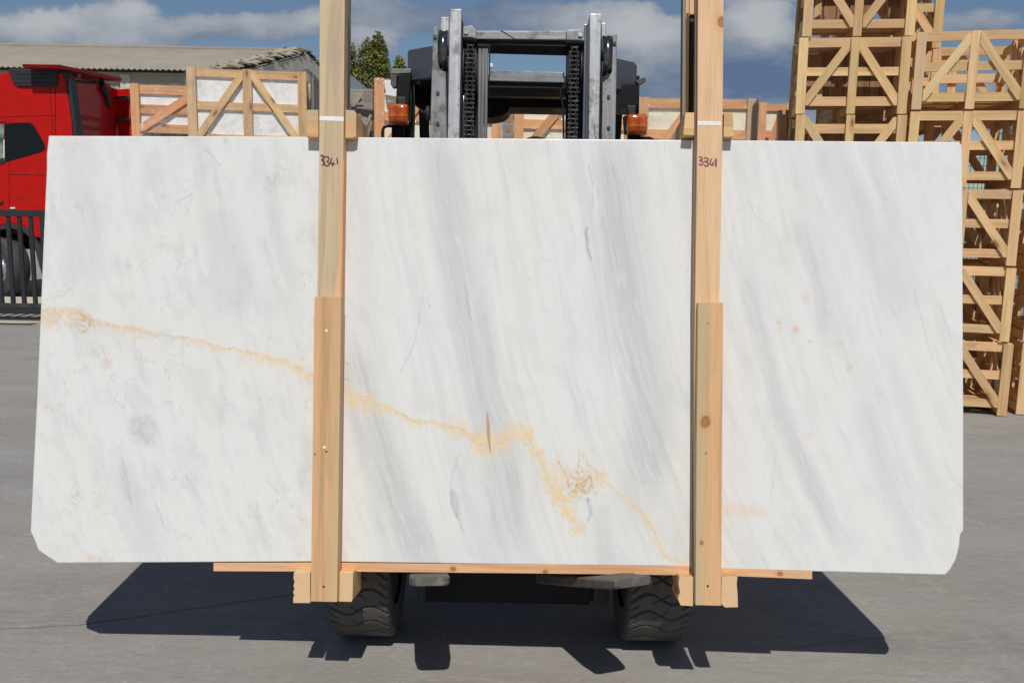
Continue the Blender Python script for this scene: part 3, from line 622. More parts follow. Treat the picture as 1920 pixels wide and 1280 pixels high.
    over(sstep(0.09, 0.0, cell) * np.clip(nest, 0, 1) * 0.85, (0.42, 0.27, 0.12))
    d, _, a = seg_dist(PX + wfx * .3, PY, [(913, 690), (913, 740)]); over(sstep(1.6, 0.2, d) * 0.35 * sstep(0, .3, tn2), (0.4, 0.35, 0.28))
    d, _, a = seg_dist(PX + wfx * .25, PY, [(914, 770), (915, 800), (919, 848)]); wv = 0.8 + 2.6 * np.sin(np.clip(a, 0, 1) * pi)
    over(sstep(wv * 1.5, wv * .3, d) * .9, (0.52, 0.27, 0.09))
    for pts in ([(1048, 865), (1062, 890), (1066, 915)], [(1085, 850), (1082, 880), (1086, 895)], [(1095, 905), (1105, 893), (1110, 908), (1100, 925), (1090, 918)], [(1065, 925), (1080, 915), (1095, 912)], [(150, 590), (172, 603), (165, 618), (150, 624)]):
        d, _, a = seg_dist(PX + wfx, PY + wfy, pts); over(sstep(2.6, .4, d) * .65 * (0.7 + tn2), (0.55, 0.36, 0.17))
    # rust coloured crystals and spots
    for cx, cy, r, s in ((1462, 605, 5, .6), (1490, 618, 7, .75), (1465, 617, 3, .5), (1516, 641, 3.5, .5), (1595, 690, 6, .4), (1575, 645, 7, .3), (172, 1047, 7, .45), (188, 1049, 4, .5), (440, 462, 3.5, .6), (88, 761, 5, .6), (101, 765, 4, .6), (121, 718, 3.5, .6), (124, 738, 3, .4),
                         (455, 462, 2, .3), (1380, 955, 30, .28), (1420, 960, 22, .25), (200, 680, 12, .25), (1512, 560, 10, .22), (940, 822, 14, .3), (893, 815, 14, .35), (560, 972, 4, .4), (1515, 815, 8, .3)):
        rr = np.hypot(PX - cx + wfx, (PY - cy + wfy) * (2.2 if r > 15 else 1)); over(sstep(r * 1.5, r * .4, rr + tn2 * r * .8) * s, (0.80, 0.52, 0.33))
    # grain of the polished stone
    c = c * (1 + 0.018 * fbm(u / 5, Y / 26, 141, 3, 0.6) + 0.010 * fbm(PX / 3, PY / 3, 147, 2))[..., None]
    return np.clip(c, 0.02, 0.88)

def marble_mat():
    m = Mat('polished_marble'); a = m.new('ShaderNodeAttribute', attribute_name='stone_color'); v = m.coords((1, 1, 1), rand=False)
    n = m.noise(260, 3, 0.6, v); c = m.mix(m.math('MULTIPLY', m.mr(n, 0.4, 0.75), 0.10), a.outputs['Color'], (0.62, 0.62, 0.61), 'MIX')
    m.color(c); m.set(rough=0.22, spec=0.35); return m.m
def edge_mat():
    m = Mat('sawn_marble_edge'); v = m.coords((1, 1, 1), rand=False)
    m.color(m.mix(m.mr(m.noise(14, 5, 0.6, v), .3, .7), (0.72, 0.70, 0.62), (0.60, 0.57, 0.46))); m.set(rough=0.6); m.bump(m.noise(50, 4, .6, v), .5, .002); return m.m
MT['marble'] = marble_mat(); MT['marble_edge'] = edge_mat()

def build_slab():
    NU, NV = 860, 420
    tv = np.linspace(0, 1, NV + 1); tu = np.linspace(0, 1, NU + 1)
    # rows are denser where the corners are cut
    lx, ly = interp(L_EDGE, tv); rx, ry = interp(R_EDGE, tv)
    T, U_ = np.meshgrid(tv, tu, indexing='ij')
    PX = lx[:, None] * (1 - U_) + rx[:, None] * U_; PY = ly[:, None] * (1 - U_) + ry[:, None] * U_
    bot = np.interp(PX[-1], [108, 400, 600, 1000, 1250, 1400, 1550, 1772], [0, -6, -9.5, -9, -10, -5, -3, 0])
    PY = PY + bot[None, :] * (T ** 3)
    PY = PY + np.interp(PX, [92, 500, 1797], [0, -1.5, 0]) * (1 - T) ** 3
    col = marble_colors(PX, PY)
    # map to the slab plane, local metres
    d = (np.array(Fv)[None, None] + np.array(Rv)[None, None] * ((PX - 960) / FPX)[..., None] + np.array(Uv)[None, None] * ((640 - PY) / FPX)[..., None])
    n = np.array(LOAD.n); t = float((LOAD.P - CAM).dot(LOAD.n)) / (d @ n)
    Pw = np.array(CAM) + d * t[..., None]; rel = Pw - np.array(LOAD.P)
    a = rel @ np.array(LOAD.x); b = rel @ np.array(LOAD.z)
    nv = (NU + 1) * (NV + 1)
    co = np.zeros((nv, 3)); co[:, 0] = a.ravel(); co[:, 1] = b.ravel()
    # rim vertices for the thickness
    idx = np.arange(nv).reshape(NV + 1, NU + 1)
    rim = np.concatenate([idx[0, :-1], idx[:-1, -1], idx[-1, :0:-1], idx[:0:-1, 0]])
    th = 0.02; back = co[rim].copy(); back[:, 2] = -th
    co2 = np.concatenate([co, back])
    q = np.stack([idx[:-1, :-1], idx[1:, :-1], idx[1:, 1:], idx[:-1, 1:]], -1).reshape(-1, 4)
    nr = len(rim); r0 = rim; r1 = np.roll(rim, -1); b0 = nv + np.arange(nr); b1 = np.roll(b0, -1)
    side = np.stack([r0, r1, b1, b0], -1)
    me = bpy.data.meshes.new('marble_slab'); nf = len(q) + nr
    me.vertices.add(len(co2)); me.vertices.foreach_set('co', co2.ravel())
    loops = np.concatenate([q.ravel(), side.ravel()]).astype(np.int32)
    nl = len(loops) + nr
    loops = np.concatenate([loops, b0[::-1].astype(np.int32)])
    me.loops.add(len(loops)); me.loops.foreach_set('vertex_index', loops)
    me.polygons.add(nf + 1)
    starts = np.concatenate([np.arange(nf) * 4, [nf * 4]]).astype(np.int32)
    me.polygons.foreach_set('loop_start', starts)
    mi = np.zeros(nf + 1, np.int32); mi[len(q):] = 1; me.polygons.foreach_set('material_index', mi)
    me.update(calc_edges=True); me.validate()
    at = me.color_attributes.new('stone_color', 'FLOAT_COLOR', 'POINT')
    full = np.ones((len(co2), 4), np.float32); full[:nv, :3] = col.reshape(-1, 3); full[nv:, :3] = col.reshape(-1, 3)[rim]
    at.data.foreach_set('color', full.ravel())
    me.materials.append(MT['marble']); me.materials.append(MT['marble_edge'])
    Mw = LOAD.M.to_4x4(); Mw.translation = LOAD.P
    o = link('marble_slab', me, None, None, Mw)
    tag(o, 'polished white and grey marble slab with golden vein, front of the bundle', 'marble slab', 'marble slabs strapped in one bundle')
    outline = [co2[i] for i in rim]
    return o, outline, Mw
slab, OUTL, SLAB_M = build_slab()
MT['marble_back'] = paint('plain_marble', (0.74, 0.72, 0.66), 0.35, wear=(0.62, 0.62, 0.60), wscale=2.5)
def back_slab(k, dx, dz, label):
    step = OUTL[::12]; th = 0.019; z0 = -0.0215 * k
    V = [(p[0] + dx * (1 if p[0] < 0 else -0.3), p[1] + dz * (1 if p[1] < 0.2 else 0.2), z0) for p in step]
    bm = bmesh.new(); f = [bm.verts.new(v) for v in V]; h = [bm.verts.new((v[0], v[1], v[2] - th)) for v in V]
    bm.faces.new(f); bm.faces.new(h[::-1]); n = len(f)
    for i in range(n): bm.faces.new((f[i], h[i], h[(i + 1) % n], f[(i + 1) % n]))
    o = link('marble_slab', bm_mesh(bm), MT['marble_back'], None, SLAB_M)
    tag(o, label, 'marble slab', 'marble slabs strapped in one bundle')
back_slab(1, -0.007, 0.0, 'second marble slab from the front, its edge just showing at the left')
back_slab(2, -0.013, 0.004, 'third marble slab from the front, edge showing behind the lower left corner')
back_slab(3, -0.004, 0.008, 'rearmost marble slab of the bundle, next to the rear posts')
BACK = -0.0215 * 4

def wood_px(name, pts, off, depth, mat, parent=None, along='z', bevel=0.0015):
    ax = {'z': LOAD.z, 'x': LOAD.x, 'n': LOAD.n}[along]
    return prism(name, LOAD, pts, off, depth, mat, parent, ax, bevel)
# base board under the slab
bd = wood_px('base_board', [(400, 1055), (600, 1054.5), (1000, 1058), (1293, 1060.5), (1293, 1078), (1000, 1074.5), (632, 1071), (400, 1070.5)], 0.001, 0.104, MT['board'], None, 'x')
tag(bd, 'long orange pine board lying under the marble slab', 'board')
bd2 = wood_px('base_board', [(1352, 1064), (1523, 1069), (1523, 1085.5), (1352, 1078.5)], 0.001, 0.100, MT['board'], None, 'x')
tag(bd2, 'short orange pine board with a knot under the slab at right of the right post', 'board')
# posts: each is a long upright, with the thicker overlay board nailed on its lower half
def screw(parent, px, py, off, mat='chrome', r=0.0042):
    p = LOAD.at(px, py, off)
    cyl('nail', p - LOAD.n * 0.004, p + LOAD.n * 0.0015, r, MT[mat], parent, 10)
def post(label, up, mat_up, side, lo, mat_lo, nails, side_mat=None, bevel=0.0015):
    t = thing('frame_post', label, 'post', LOAD.at(lo[2][0], lo[2][1], 0.0)[:], 0, 'timber posts clamping the slab')
    wood_px('upright', up, 0.055, 0.055 - 0.0015, mat_up, t, 'z')
    wood_px('overlay_board', lo, 0.085, 0.029, mat_lo, t, 'z')
    for nx, ny, mt_, r in nails: screw(t, nx, ny, 0.0852, mt_, r)
    return t
pl = post('left upright timber post, greyed above and marked 3341, with orange lower board',
          [(599.5, -60), (647, -60), (644, 258), (640, 560), (638, 700), (632, 1126), (584, 1126), (590, 700), (595, 560), (598.5, 258)], MT['post_grey'], None,
          [(589.5, 556), (639.5, 556), (636, 840), (632, 1128), (582.5, 1127), (586, 840)], MT['post_green'],
          [(612, 620, 'chalk', .0048), (608, 838, 'chalk', .0050), (612, 846, 'black', .003), (607, 1099, 'black', .0035)])
pr = post('right upright timber post, pale pine marked 3341, with knotty lower board',
          [(1309, -60), (1357.5, -60), (1354.5, 265), (1349, 560), (1340, 700), (1340, 1132), (1303, 1132), (1302, 700), (1303.5, 560), (1307.5, 265)], MT['post_pale'], None,
          [(1309, 567), (1356, 567), (1354, 840), (1352, 1135), (1304, 1134), (1306, 840)], MT['post_knot'],
          [(1328, 605, 'steel', .0042), (1324, 849, 'steel', .0042), (1327, 1098, 'black', .0035)])
# a visible strip of the right post's second ply on its left
wood_px('upright', [(1304.5, -60), (1309, -60), (1307.5, 265), (1303, 567), (1304, 1100), (1297.5, 1100), (1298.5, 567), (1302.5, 265)], 0.030, 0.029, MT['post_side'], pr, 'z')
wood_px('upright', [(641, 300), (645, 300), (640.5, 567), (636.5, 567)], 0.0555, 0.02, MT['post_orange'], pl, 'z', 0)
# white bands and the handwritten numbers
def flat(name, fr, pts, off, th, mat, parent): return prism(name, fr, pts, off + th, th, mat, parent)
flat('painted_band', LOAD, [(599, 217.5), (644.5, 219), (644.5, 227.5), (599, 226)], 0.0552, 0.0006, MT['chalk'], pl)
flat('painted_band', LOAD, [(1308, 227), (1353, 228), (1351, 235.5), (1308, 235)], 0.0552, 0.0006, MT['chalk'], pr)
def ribbon(name, strokes, ox, oy, s, w, mat, parent):
    V = []; Fc = []
    for st in strokes:
        pts = [(ox + x / s, oy + y / s) for x, y in st]
        q = []                                    # Catmull-Rom smoothing
        for i in range(len(pts) - 1):
            p0 = pts[max(i - 1, 0)]; p1 = pts[i]; p2 = pts[i + 1]; p3 = pts[min(i + 2, len(pts) - 1)]
            for t in (0, .25, .5, .75):
                q.append(tuple(0.5 * (2 * p1[k] + (p2[k] - p0[k]) * t + (2 * p0[k] - 5 * p1[k] + 4 * p2[k] - p3[k]) * t * t + (3 * p1[k] - p0[k] - 3 * p2[k] + p3[k]) * t ** 3) for k in (0, 1)))
        q.append(pts[-1]); base = len(V)
        for i, p in enumerate(q):
            a = q[max(i - 1, 0)]; b = q[min(i + 1, len(q) - 1)]; dx, dy = b[0] - a[0], b[1] - a[1]; L = hypot(dx, dy) or 1
            ww = w * (0.85 + 0.3 * random.random()) / 2
            for sg in (1, -1): V.append(LOAD.at(p[0] - dy / L * ww * sg, p[1] + dx / L * ww * sg, 0.0559 + len(V) * 1e-6))
        for i in range(len(q) - 1): k = base + 2 * i; Fc.append((k, k + 1, k + 3, k + 2))
    link(name, me_from(V, Fc), mat, parent)
ribbon('handwritten_number', [[(310, 370), (345, 312), (425, 318), (462, 400), (440, 500), (350, 552), (462, 620), (482, 720), (450, 810), (365, 820)], [(400, 330), (440, 480), (455, 760)],
     [(500, 405), (640, 390), (735, 450), (705, 560), (640, 640), (735, 700), (745, 800), (640, 850), (540, 820), (500, 720), (500, 620)],
     [(880, 450), (835, 590), (820, 730), (930, 755), (1060, 750)], [(965, 640), (930, 760), (930, 870)], [(1140, 420), (1165, 600), (1190, 780)]], 590, 280, 27.43, 2.3, MT['ink'], pl)
ribbon('handwritten_number', [[(390, 410), (480, 390), (560, 440), (560, 520), (430, 580), (545, 600), (610, 700), (580, 780), (500, 800), (400, 750)],
     [(670, 470), (760, 430), (855, 500), (850, 590), (690, 640), (800, 665), (870, 740), (860, 830), (760, 860), (670, 800)],
     [(1045, 480), (985, 640), (975, 780), (1100, 785), (1165, 785)], [(1130, 660), (1100, 780), (1095, 860)], [(1270, 480), (1230, 620), (1270, 900)], [(1280, 480), (1290, 700), (1275, 900)]], 1296, 280, 27.43, 2.7, MT['ink_faded'], pr)
# top clamping blocks, one each side of each post, resting over the slab's top edge
def block(name, pts, off, depth, label, ragged=False, end='end'):
    o = wood_px(name, pts, off, depth, MT[end], None, 'x', 0.002)
    # long faces get the long grain, the sawn ends keep the rings
    me = o.data; me.materials.append(MT['crate'])
    for p in me.polygons:
        if abs((o.matrix_basis.to_3x3() @ p.normal).dot(LOAD.n)) < 0.7: p.material_index = 1
    tag(o, label, 'timber block'); return o
for nm, pts, lab in (
    ('a', [(574.5, 206), (597, 206), (597, 258), (574.5, 257)], 'small timber block over the slab top, against the left side of the left post'),
    ('b', [(647.5, 206), (664, 207), (668, 212), (667.5, 256), (660, 259), (647, 259)], 'small timber block over the slab top, against the right side of the left post'),
    ('c', [(1285, 211), (1302, 211), (1302, 254), (1281, 253)], 'small timber block over the slab top, against the left side of the right post'),
    ('d', [(1357.5, 212), (1374, 211), (1376, 257), (1356.5, 257)], 'small timber block over the slab top, against the right side of the right post')):
    o = block('clamping_block', pts, 0.040, 0.20, lab, end='post_knot' if nm in 'ab' else 'crate'); o['group'] = 'clamping blocks on the slab top'
for nm, pts, dp, lab in (
    ('a', [(551, 1072), (581.5, 1072.5), (581.5, 1130), (549.5, 1130), (549.5, 1120), (551.5, 1116), (549, 1110), (552, 1104), (550, 1098), (552, 1090), (550, 1084)], 0.14, 'end of a sawn timber bearer left of the left post foot, ragged outer edge'),
    ('b', [(632.5, 1072), (662, 1072.5), (661, 1122), (659, 1128), (632.5, 1127)], 0.14, 'end of a sawn timber bearer between left post foot and left tyre'),
    ('c', [(1274, 1080), (1302, 1081), (1300.5, 1136), (1276, 1134.5), (1271, 1122), (1275, 1110), (1272, 1095)], 0.15, 'end of a sawn timber bearer left of the right post foot, by the tyre'),
    ('d', [(1353, 1080), (1383, 1080), (1381.5, 1095), (1383, 1110), (1384, 1138), (1360, 1138.5), (1352, 1132)], 0.15, 'end of a sawn timber bearer right of the right post foot')):
    o = block('timber_bearer', pts, 0.050, dp, lab); o['group'] = 'timber bearers under the slab'
# rear posts behind the bundle
RB = BACK - 0.004
rp = thing('rear_post', 'rough dark rear post of the clamping frame behind the left post', 'post', LOAD.at(650, 300, RB)[:])
wood_px('upright', [(634, -60), (653.5, -60), (650, 300), (644, 900), (634, 900)], RB - 0.02, 0.05, MT['rough_sawn'], rp)
rp2 = thing('rear_post', 'rear post of the clamping frame behind the right post, grey outer face and pale edge', 'post', LOAD.at(1290, 300, RB)[:])
wood_px('upright', [(1281, -60), (1286, -60), (1283, 262), (1281, 900), (1277, 900), (1279, 262)], RB - 0.02, 0.05, MT['rough_sawn'], rp2)
wood_px('upright', [(1286.2, -60), (1293, -60), (1290.5, 262), (1284, 900), (1281.2, 900), (1283.4, 262)], RB - 0.015, 0.045, MT['post_knot'], rp2)
wood_px('spacer_or_gap_shade', [(1293, 28), (1309, 28), (1307, 262), (1303, 600), (1285, 600), (1290.7, 262)], RB - 0.030, 0.02, MT['gap_shade'], rp2)  # dark strip standing in for the shaded gap
wood_px('spacer_or_gap_shade', [(1293.2, -60), (1304, -60), (1304, 27), (1293.2, 27)], RB - 0.018, 0.03, MT['post_pale'], rp2)
wood_px('spacer_or_gap_shade', [(1304.3, -60), (1312, -60), (1310, 262), (1304.3, 262)], RB - 0.008, 0.015, MT['rough_sawn'], rp2)
wood_px('brace', [(1285, 212), (1284, 275), (1250, 275), (1257, 262)], RB - 0.075, 0.03, MT['rough_sawn'], rp2, 'z')

# ================================================================== forklift
fk = thing('forklift', 'dark forklift truck with steel mast and amber lamps holding up the slab', 'forklift', (0.0, 3.37, 0))
MASTF = Frame(at_y(975, 262, 3.40), radians(0.3), radians(8.0))
mz = MASTF.z
def mast(name, pts, off, depth, mat, bevel=0.002, parent=fk, along=None): return prism(name, MASTF, pts, off, depth, MT[mat], parent, along or MASTF.z, bevel)
def down(p, dz):                                   # the point dz metres further down the mast, in frame coordinates
    q = MASTF.at(*p); r = q - MASTF.P; return (r.dot(MASTF.x), r.dot(MASTF.z) - dz)
def rail(name, x0t, x1t, yt, x0b, x1b, off, depth, mat, length=1.9, bevel=0.003):
    A = MASTF.at(x0t, yt, off) - MASTF.P; B = MASTF.at(x1t, yt, off) - MASTF.P
    a0, b0 = A.dot(MASTF.x), A.dot(MASTF.z); a1, b1 = B.dot(MASTF.x), B.dot(MASTF.z)
    C_ = MASTF.at(x0b, 260, off) - MASTF.P; D_ = MASTF.at(x1b, 260, off) - MASTF.P
    k = length / max(b0 - C_.dot(MASTF.z), 1e-3)
    c0 = a0 + (C_.dot(MASTF.x) - a0) * min(k, 1.6); c1 = a1 + (D_.dot(MASTF.x) - a1) * min(k, 1.6)
    return prism(name, MASTF, [(a0, b0), (a1, b1), (c1, b1 - length), (c0, b0 - length)], off, depth, MT[mat], fk, MASTF.z, bevel, px=False)
# inner channels, bright front faces and dark webs
rail('mast_rail', 843, 865.5, 17, 840, 861, 0.03, 0.085, 'steel', 1.72)
rail('mast_rail', 864.5, 868, 40, 861.5, 865, 0.022, 0.07, 'black', 1.95, 0)
rail('mast_rail', 1106, 1127.5, 26, 1106, 1123, 0.03, 0.085, 'steel', 1.72)
rail('mast_rail', 1100.5, 1105.5, 45, 1097, 1104, 0.024, 0.07, 'dark_grey', 1.95, 0)
rail('mast_rail', 1096, 1100, 46, 1093, 1096.5, 0.030, 0.02, 'chrome', 1.9, 0.001)
# rear stubs behind the rollers
rail('mast_rail', 826, 842, 32, 824, 840, -0.035, 0.07, 'steel', 0.5)
rail('mast_rail', 1128, 1136, 43, 1126, 1134, -0.035, 0.07, 'steel', 0.5)
# outer channels with the notch that clears the roller
mast('mast_channel', [(812.5, 52), (820.5, 50), (821, 118), (825, 131), (836, 135.5), (838, 262), (806, 262), (809.5, 140)], 0.012, 0.03, 'pale_steel', 0.002)
mast('mast_channel', [(1149.5, 64), (1157, 64), (1156, 150), (1153.5, 264), (1128, 264), (1129.5, 155), (1140, 148), (1147, 135)], 0.012, 0.03, 'pale_steel', 0.002)
rail('mast_channel', 807, 838, 262.5, 806, 838, 0.012, 0.03, 'pale_steel', 1.6) if False else None
def low(name, x0, x1, off, depth, mat):
    A = MASTF.at(x0, 262.5, off) - MASTF.P; B = MASTF.at(x1, 262.5, off) - MASTF.P
    prism(name, MASTF, [(A.dot(MASTF.x), A.dot(MASTF.z)), (B.dot(MASTF.x), B.dot(MASTF.z)), (B.dot(MASTF.x), B.dot(MASTF.z) - 1.6), (A.dot(MASTF.x), A.dot(MASTF.z) - 1.6)], off, depth, MT[mat], fk, MASTF.z, 0, px=False)
low('mast_channel', 806, 838, 0.012, 0.03, 'pale_steel'); low('mast_channel', 1128, 1153.5, 0.012, 0.03, 'pale_steel')
low('mast_channel', 836, 840.5, -0.02, 0.09, 'black'); low('mast_channel', 1123.5, 1128, -0.02, 0.09, 'black')
mast('mast_channel', [(837, 135), (841.5, 135), (840.5, 262), (838.5, 262)], -0.01, 0.09, 'black', 0)
mast('mast_channel', [(1126.5, 145), (1129, 145), (1128, 262), (1123.5, 262)], -0.01, 0.09, 'black', 0)
# rollers seen edge on
for x0, x1, yc, hh in ((825, 841, 96, 36), (1128.5, 1145, 106, 36)):
    a = MASTF.at(x0, yc, -0.03); b = MASTF.at(x1, yc, -0.03)
    cyl('mast_roller', a, b, hh / FPX * 3.45, MT['roller'], fk, 64, 0.0015)
    cyl('roller_shaft', a - MASTF.x * 0.02, b + MASTF.x * 0.02, 0.018, MT['dark_grey'], fk, 16)
# cross members
cm = mast('cross_member', [(893, 58), (1062, 58.5), (1062, 75), (893, 73)], 0.01, 0.035, 'pale_steel', 0.002, along=MASTF.x)
for pts in ([(868, 50.5), (884, 47), (893, 58), (893, 73), (884, 70), (868, 70)], [(1062, 58.5), (1066, 56), (1090, 55), (1096, 60), (1096, 77), (1086, 75.5), (1062, 75)]): mast('cross_member', pts, 0.035, 0.06, 'pale_steel', 0.003, along=MASTF.x)
mast('cross_member', [(866, 70), (884, 71), (893, 73.5), (1062, 75.5), (1098, 77), (1098, 88.5), (866, 82)], -0.005, 0.11, 'black', 0, along=MASTF.x)
# lower cross member of the outer mast, seen through the middle
mast('cross_member', [(918, 131.5), (1058, 136), (1058, 155), (918, 151.5)], -0.075, 0.03, 'grey_steel', 0.002, along=MASTF.x)
mast('cross_member', [(866, 151), (1098, 156), (1098, 167), (866, 163)], -0.09, 0.12, 'black', 0, along=MASTF.x)
# chains and their sheaves
def chain(px, y0, y1x):
    p0 = MASTF.at(px, y0, 0.015); p1 = MASTF.at(y1x, 262, 0.015); dr = (p1 - p0).normalized(); L = 1.55
    bm = bmesh.new(); pitch = 0.0165; n = int(L / pitch)
    Rm = Matrix((MASTF.x, dr, MASTF.n)).transposed()
    for i in range(n):
        c = Vector((random.uniform(-.0004, .0004), i * pitch, 0)); wd = 0.030 if i % 2 else 0.021
        for s in (-1, 1):
            for q in (0, 1):
                bx(bm, c + Vector((s * (wd / 2 - q * 0.0035), 0, 0)), (0.0022, pitch * 1.5, 0.011))
        for sy in (-.5, .5):
            bmesh.ops.create_cone(bm, cap_ends=True, segments=8, radius1=0.0042, radius2=0.0042, depth=wd + 0.006, matrix=Matrix.Translation(c + Vector((0, sy * pitch, 0))) @ Matrix.Rotation(pi / 2, 4, 'Y'))
    Mw = Rm.to_4x4(); Mw.translation = p0
    link('lift_chain', bm_mesh(bm), MT['chain'], fk, Mw)
    # the run passing over the sheave and down behind
    c = MASTF.at(px, y0 + 38, -0.065); r = 0.078
    cyl('chain_sheave', c - MASTF.x * 0.017, c + MASTF.x * 0.017, r, MT['chain'], fk, 40, 0.003)
    for s in (-1, 1): cyl('sheave_flange', c + MASTF.x * s * 0.019, c + MASTF.x * s * 0.025, r + 0.006, MT['dark_grey'], fk, 40)
chain(882, 90, 879); chain(1077, 94, 1073)
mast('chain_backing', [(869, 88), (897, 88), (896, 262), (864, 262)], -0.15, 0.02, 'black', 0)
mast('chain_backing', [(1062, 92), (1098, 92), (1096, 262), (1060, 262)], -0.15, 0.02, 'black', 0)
# hoses and the bracket that carries them
for i, (xt, xb) in enumerate(((900, 898.5), (907, 903.5), (912.5, 910.5))):
    a = MASTF.at(xt, 88, 0.0); b = MASTF.at(xb, 262, 0.0); tube('hydraulic_hose', [a, a * 0.5 + b * 0.5, b, b + (b - a).normalized() * 1.0], 0.0062, MT['hose'], fk, 10)
mast('hose_bracket', [(896, 82), (919, 83), (919, 140), (916.8, 140), (916.8, 87), (896, 87)], 0.012, 0.02, 'black', 0)
mast('clamp_knob', [(919, 118), (924, 119), (924, 126), (919, 126)], 0.005, 0.012, 'chalk', 0.002)
# bolts, a stop block and grease nipples on the channels
for bx_, by_ in ((821, 175), (821, 232), (1141, 182), (1141, 240), (816, 70), (1152, 82)):
    p = MASTF.at(bx_, by_, 0.012); cyl('channel_bolt', p - MASTF.n * 0.002, p + MASTF.n * 0.006, 0.007, MT['dark_grey'], fk, 6)
for bx_, by_ in ((874, 61), (1088, 66)):
    p = MASTF.at(bx_, by_, 0.035); cyl('member_bolt', p - MASTF.n * 0.002, p + MASTF.n * 0.007, 0.009, MT['steel'], fk, 6)
mast('weld_scratch', [(938, 58.2), (942, 58.2), (966, 73), (963, 73)], 0.0105, 0.004, 'black', 0)
tube('hydraulic_pipe', [MASTF.at(870, 140, -0.06), MASTF.at(869, 200, -0.06), MASTF.at(868, 262, -0.06), MASTF.at(868, 330, -0.06)], 0.006, MT['chrome'], fk, 10)
tube('mast_cable', [MASTF.at(1058, 158, -0.03), MASTF.at(1050, 172, -0.03), MASTF.at(1056, 200, -0.04), MASTF.at(1057, 262, -0.04), MASTF.at(1057, 330, -0.04)], 0.004, MT['black'], fk, 8)
# tilt pivot bolt at the left
a = MASTF.at(800, 212, -0.02); cyl('pivot_bolt', a - MASTF.x * 0.002, a + MASTF.x * 0.012, 0.026, MT['dark_grey'], fk, 24, 0.003)
cyl('pivot_bolt', a - MASTF.x * 0.012, a, 0.012, MT['black'], fk, 6)

# overhead guard
ZG = 2.30
def gz(px, py, z): return on_plane(px, py, Vector((0, 0, z)), Vector((0, 0, 1)))
def poly_slab(name, pts, z0, z1, mat, bevel=0.0, parent=fk):
    bm = bmesh.new(); f = [bm.verts.new((x, y, z1)) for x, y in pts]; h = [bm.verts.new((x, y, z0)) for x, y in pts]
    bm.faces.new(f); bm.faces.new(h[::-1]); n = len(f)
    for i in range(n): bm.faces.new((f[i], h[i], h[(i + 1) % n], f[(i + 1) % n]))
    if bevel: bmesh.ops.recalc_face_normals(bm, faces=bm.faces); bmesh.ops.bevel(bm, geom=bm.edges[:], offset=bevel, segments=2, affect='EDGES')
    return link(name, bm_mesh(bm), mat if not isinstance(mat, str) else MT[mat], parent)
# roof rim: front beam, splayed corners, sides, rear, with a solid black roof skin inside
poly_slab('guard_front_beam', [(-0.33, 3.90), (0.38, 3.90), (0.38, 3.99), (-0.33, 3.99)], 2.13, 2.215, 'dark_grey', 0.006)
poly_slab('guard_corner', [(-0.48, 4.05), (-0.33, 3.90), (-0.33, 4.0), (-0.46, 4.13)], 2.20, 2.335, 'guard_paint', 0.006)
poly_slab('guard_corner', [(0.52, 4.05), (0.38, 3.90), (0.38, 4.0), (0.51, 4.13)], 2.17, 2.30, 'guard_paint', 0.006)
poly_slab('guard_side_beam', [(-0.48, 4.08), (-0.42, 4.08), (-0.47, 4.9), (-0.53, 4.9)], 2.21, 2.32, 'dark_grey', 0.006)
poly_slab('guard_side_beam', [(0.46, 4.08), (0.53, 4.08), (0.58, 4.9), (0.52, 4.9)], 2.18, 2.30, 'dark_grey', 0.006)
poly_slab('guard_roof', [(-0.43, 4.0), (0.47, 4.0), (0.55, 4.85), (-0.49, 4.85)], 2.185, 2.20, 'black')
poly_slab('guard_rear_beam', [(-0.53, 4.86), (0.58, 4.86), (0.57, 4.95), (-0.52, 4.95)], 2.19, 2.29, 'dark_grey', 0.006)
# added black block painting the shade under the guard roof, lower left corner rounded
bm = bmesh.new()
HB = Frame(Vector((0, 4.15, 0)), 0, 0)
o = prism('guard_shade_block', HB, [(776, 158), (1196, 164), (1196, 203), (1058, 203), (957, 201), (953, 210), (943, 217), (925, 221), (800, 222), (790, 205), (776, 196)], 0, 0.3, MT['black'], fk, bevel=0.008)
prism('guard_stripe', HB, [(962, 172), (1058, 175), (1058, 178.5), (962, 176)], 0.005, 0.004, MT['yellow'], fk)
# left and right lamp brackets hanging from the guard
LB = Frame(Vector((0, 4.0, 0)), 0, 0)
for k, (pts, mt_) in enumerate((([(747, 140), (771, 138), (766, 195), (742, 195), (744, 160)], 'black'), ([(733, 129), (770, 129), (770, 137), (733, 139)], 'pale_steel'), ([(733, 140), (744, 140), (743, 163), (736, 165), (732, 158)], 'rust'),
                                 ([(744, 182), (760, 182), (760, 198), (747, 198)], 'dark_grey'),
                                 ([(1152, 160), (1198, 156), (1194, 203), (1190, 213), (1177, 212), (1172, 200), (1152, 200)], 'black'), ([(1176, 198), (1192, 198), (1191, 216), (1180, 216)], 'dark_grey'),
                                 ([(1192, 152), (1206, 145), (1212, 147), (1211, 153), (1199, 160)], 'rust'))):
    prism('lamp_bracket', LB, pts, 0.01 + 0.003 * k, 0.05, MT[mt_], fk, bevel=0.003)
